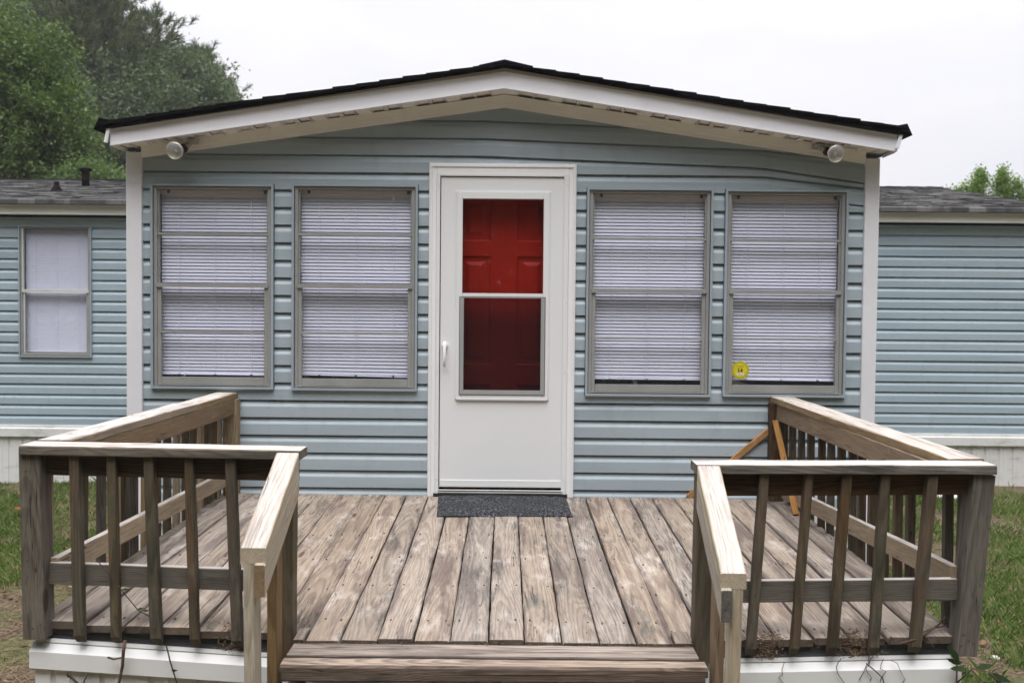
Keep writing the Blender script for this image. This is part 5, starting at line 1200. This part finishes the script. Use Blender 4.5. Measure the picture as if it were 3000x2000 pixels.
pine('tall pine whose long upswept limbs reach furthest right against the white sky', tuple(A(255, 700)*np.array([1, 1, 0])), A(235, -420), [
    (A(250, 210), A(488, 88, -1), .36, 62), (A(250, 250), A(470, 150, 1), .38, 60), (A(250, 130), A(430, 62, 0), .34, 50), (A(250, 80), A(365, 45, 1), .34, 46), (A(250, 300), A(480, 220, -1), .55, 70), (A(250, 330), A(540, 190, 1), .42, 44),
    (A(250, 160), A(330, 90, -2), .5, 46), (A(250, 120), A(60, 40, -1), .6, 70), (A(250, 200), A(20, 130, 0), .65, 80), (A(250, 260), A(120, 210, -1.5), .6, 70), (A(250, 60), A(120, -60, 1), .6, 60), (A(245, 20), A(320, -20, 0), .40, 36),
    (A(245, -20), A(60, -90, 0), .6, 50), (A(245, -60), A(320, -130, 0), .5, 40), (A(250, 240), A(370, 200, -2), .55, 70), (A(250, 310), A(330, 270, -2), .55, 60), (A(250, 190), A(430, 165, 2), .5, 52), (A(240, -150), A(320, -260, 0), .5, 40), (A(240, -150), A(150, -260, 0), .5, 40), (A(240, -300), A(240, -400, 0), .4, 30),
    (A(250, 60, -1), A(262, -30, -3), .45, 50), (A(250, 150, -1), A(240, 60, -3), .5, 60), (A(250, 230, -1), A(280, 150, -3), .55, 70), (A(250, 300, -1), A(200, 260, -3), .6, 70), (A(250, 100, -1), A(170, 90, -2), .5, 50)])
Y = 31
pine('smaller pine standing between the tall pine and the porch roof edge', tuple(A(575, 700)*np.array([1, 1, 0])), A(590, 150), [
    (A(580, 260), A(592, 172), .30, 34), (A(580, 280), A(622, 232, 1), .34, 36), (A(578, 290), A(540, 215, -1), .36, 40), (A(578, 320), A(622, 278, -1), .36, 40), (A(580, 240), A(560, 175), .26, 26), (A(578, 330), A(500, 260), .42, 44), (A(580, 220), A(585, 158), .20, 18), (A(578, 350), A(652, 292, 1), .30, 28)])
Y = 34
pine('darker pine filling the top left corner of the picture behind the tall one', tuple(A(60, 700)*np.array([1, 1, 0])), A(50, -500), [
    (A(60, 160), A(-80, 60), .8, 90), (A(60, 120), A(180, 30), .75, 90), (A(60, 60), A(140, -40), .75, 90), (A(60, 40), A(-60, -60), .75, 80), (A(60, 200), A(230, 130), .8, 90), (A(60, 240), A(200, 240), .8, 80), (A(60, -60), A(120, -200), .7, 60), (A(60, -60), A(-40, -220), .7, 60), (A(55, -250), A(50, -450), .6, 50), (A(60, 90), A(50, 20, -1), .7, 80)])
# spring-green tree beyond the right end of the roof
Y = 17
broad_tree('broadleaf_tree', 'light yellow green young tree rising behind the right end of the grey roof', tuple(at(2925, 900, Y)*np.array([1, 1, 0])), [
    blob(2862, 566, Y, (.15, .2, .24), 40), blob(2872, 530, Y, (.09, .15, .14), 20), blob(2874, 510, Y, (.035, .1, .06), 6), blob(2935, 562, Y, (.14, .2, .24), 36), blob(2937, 528, Y, (.08, .15, .13), 16), blob(2938, 510, Y, (.03, .1, .05), 5), blob(2972, 556, Y, (.10, .2, .18), 22),
    blob(2800, 573, Y, (.15, .2, .06), 18), blob(2812, 555, Y, (.045, .1, .08), 8), blob(2842, 592, Y, (.22, .3, .09), 26), blob(2895, 600, Y, (.3, .3, .10), 34), blob(2960, 606, Y, (.4, .3, .14), 46), blob(3012, 585, Y, (.16, .2, .12), 20), blob(2925, 690, Y, (.8, .7, .5), 200), blob(2925, 800, Y, (.75, .7, .5), 160), blob(3040, 740, Y, (.6, .5, .5), 90)],
    44, .11, .072, M['leaf_bright'], tr=.07, droop=.0, up=.35)

# the yard faces a wooded edge: tall trees beyond the viewer, which shade the low sky and show in the glass
t0 = link_thing('shade_tree', 'tall leafy shade tree across the yard facing the porch, behind the viewer', 'tree', 'shade trees facing the porch')
V, S = leaf_cloud([((0, 0, 6), (4.2, 4.2, 4.0), 900), ((1.5, 0, 11), (4.0, 4.0, 4.2), 900), ((-1.5, 0.5, 15), (3.2, 3.2, 3.4), 600), ((-2.5, -1, 9), (3.5, 3.5, 3.6), 600), ((2.5, 1, 7), (3.2, 3.2, 3.2), 500), ((0, 0, 2.6), (3.6, 3.6, 2.2), 400)], 8, .7, .42, shell=.1)
fast_mesh('crown', V, 4, M['leaf_near'], S, t0)
b = MB(); b.tube([(0, 0, -.3), (.1, 0, 4), (0, 0, 10), (-.6, 0, 16)], [.42, .34, .22, .06], 10); b.build('trunk', M['bark'], t0)
spots = [(-27, -7, 1.1), (-23, -13, 1.05), (-17, -18, 1.1), (-11, -20, 1.0), (-5.5, -22, 1.1), (0.5, -21, 1.05), (6, -22, 1.1), (11.5, -20, 1.0), (17.5, -18, 1.1), (23, -13, 1.05), (27, -7, 1.1)]
for i, (x, y, sc) in enumerate(spots):
    if i == 0: t = t0
    else:
        t = t0.copy(); COL.objects.link(t)
        for ch in list(t0.children):
            c = ch.copy(); COL.objects.link(c); c.parent = t
    t.location = (x, y, -.1); t.rotation_euler = (0, 0, i*1.9); t.scale = (sc, sc, sc)


# humid air: the trees behind the house fade a little into it
hz = MB(); hz.box(-125, 125, -125, 125, -1.6, 34)
hm = bpy.data.materials.new('humid_air'); hm.use_nodes = True; nt = hm.node_tree; nt.nodes.clear()
ho = N(nt, 'ShaderNodeOutputMaterial'); hv = N(nt, 'ShaderNodeVolumePrincipled'); hv.inputs['Color'].default_value = (0.94, 0.96, 1.0, 1); hv.inputs['Density'].default_value = 0.0011; hv.inputs['Anisotropy'].default_value = 0.0
L(nt, hv.outputs[0], ho.inputs['Volume'])
tag(hz.build('haze', hm), kind='stuff')
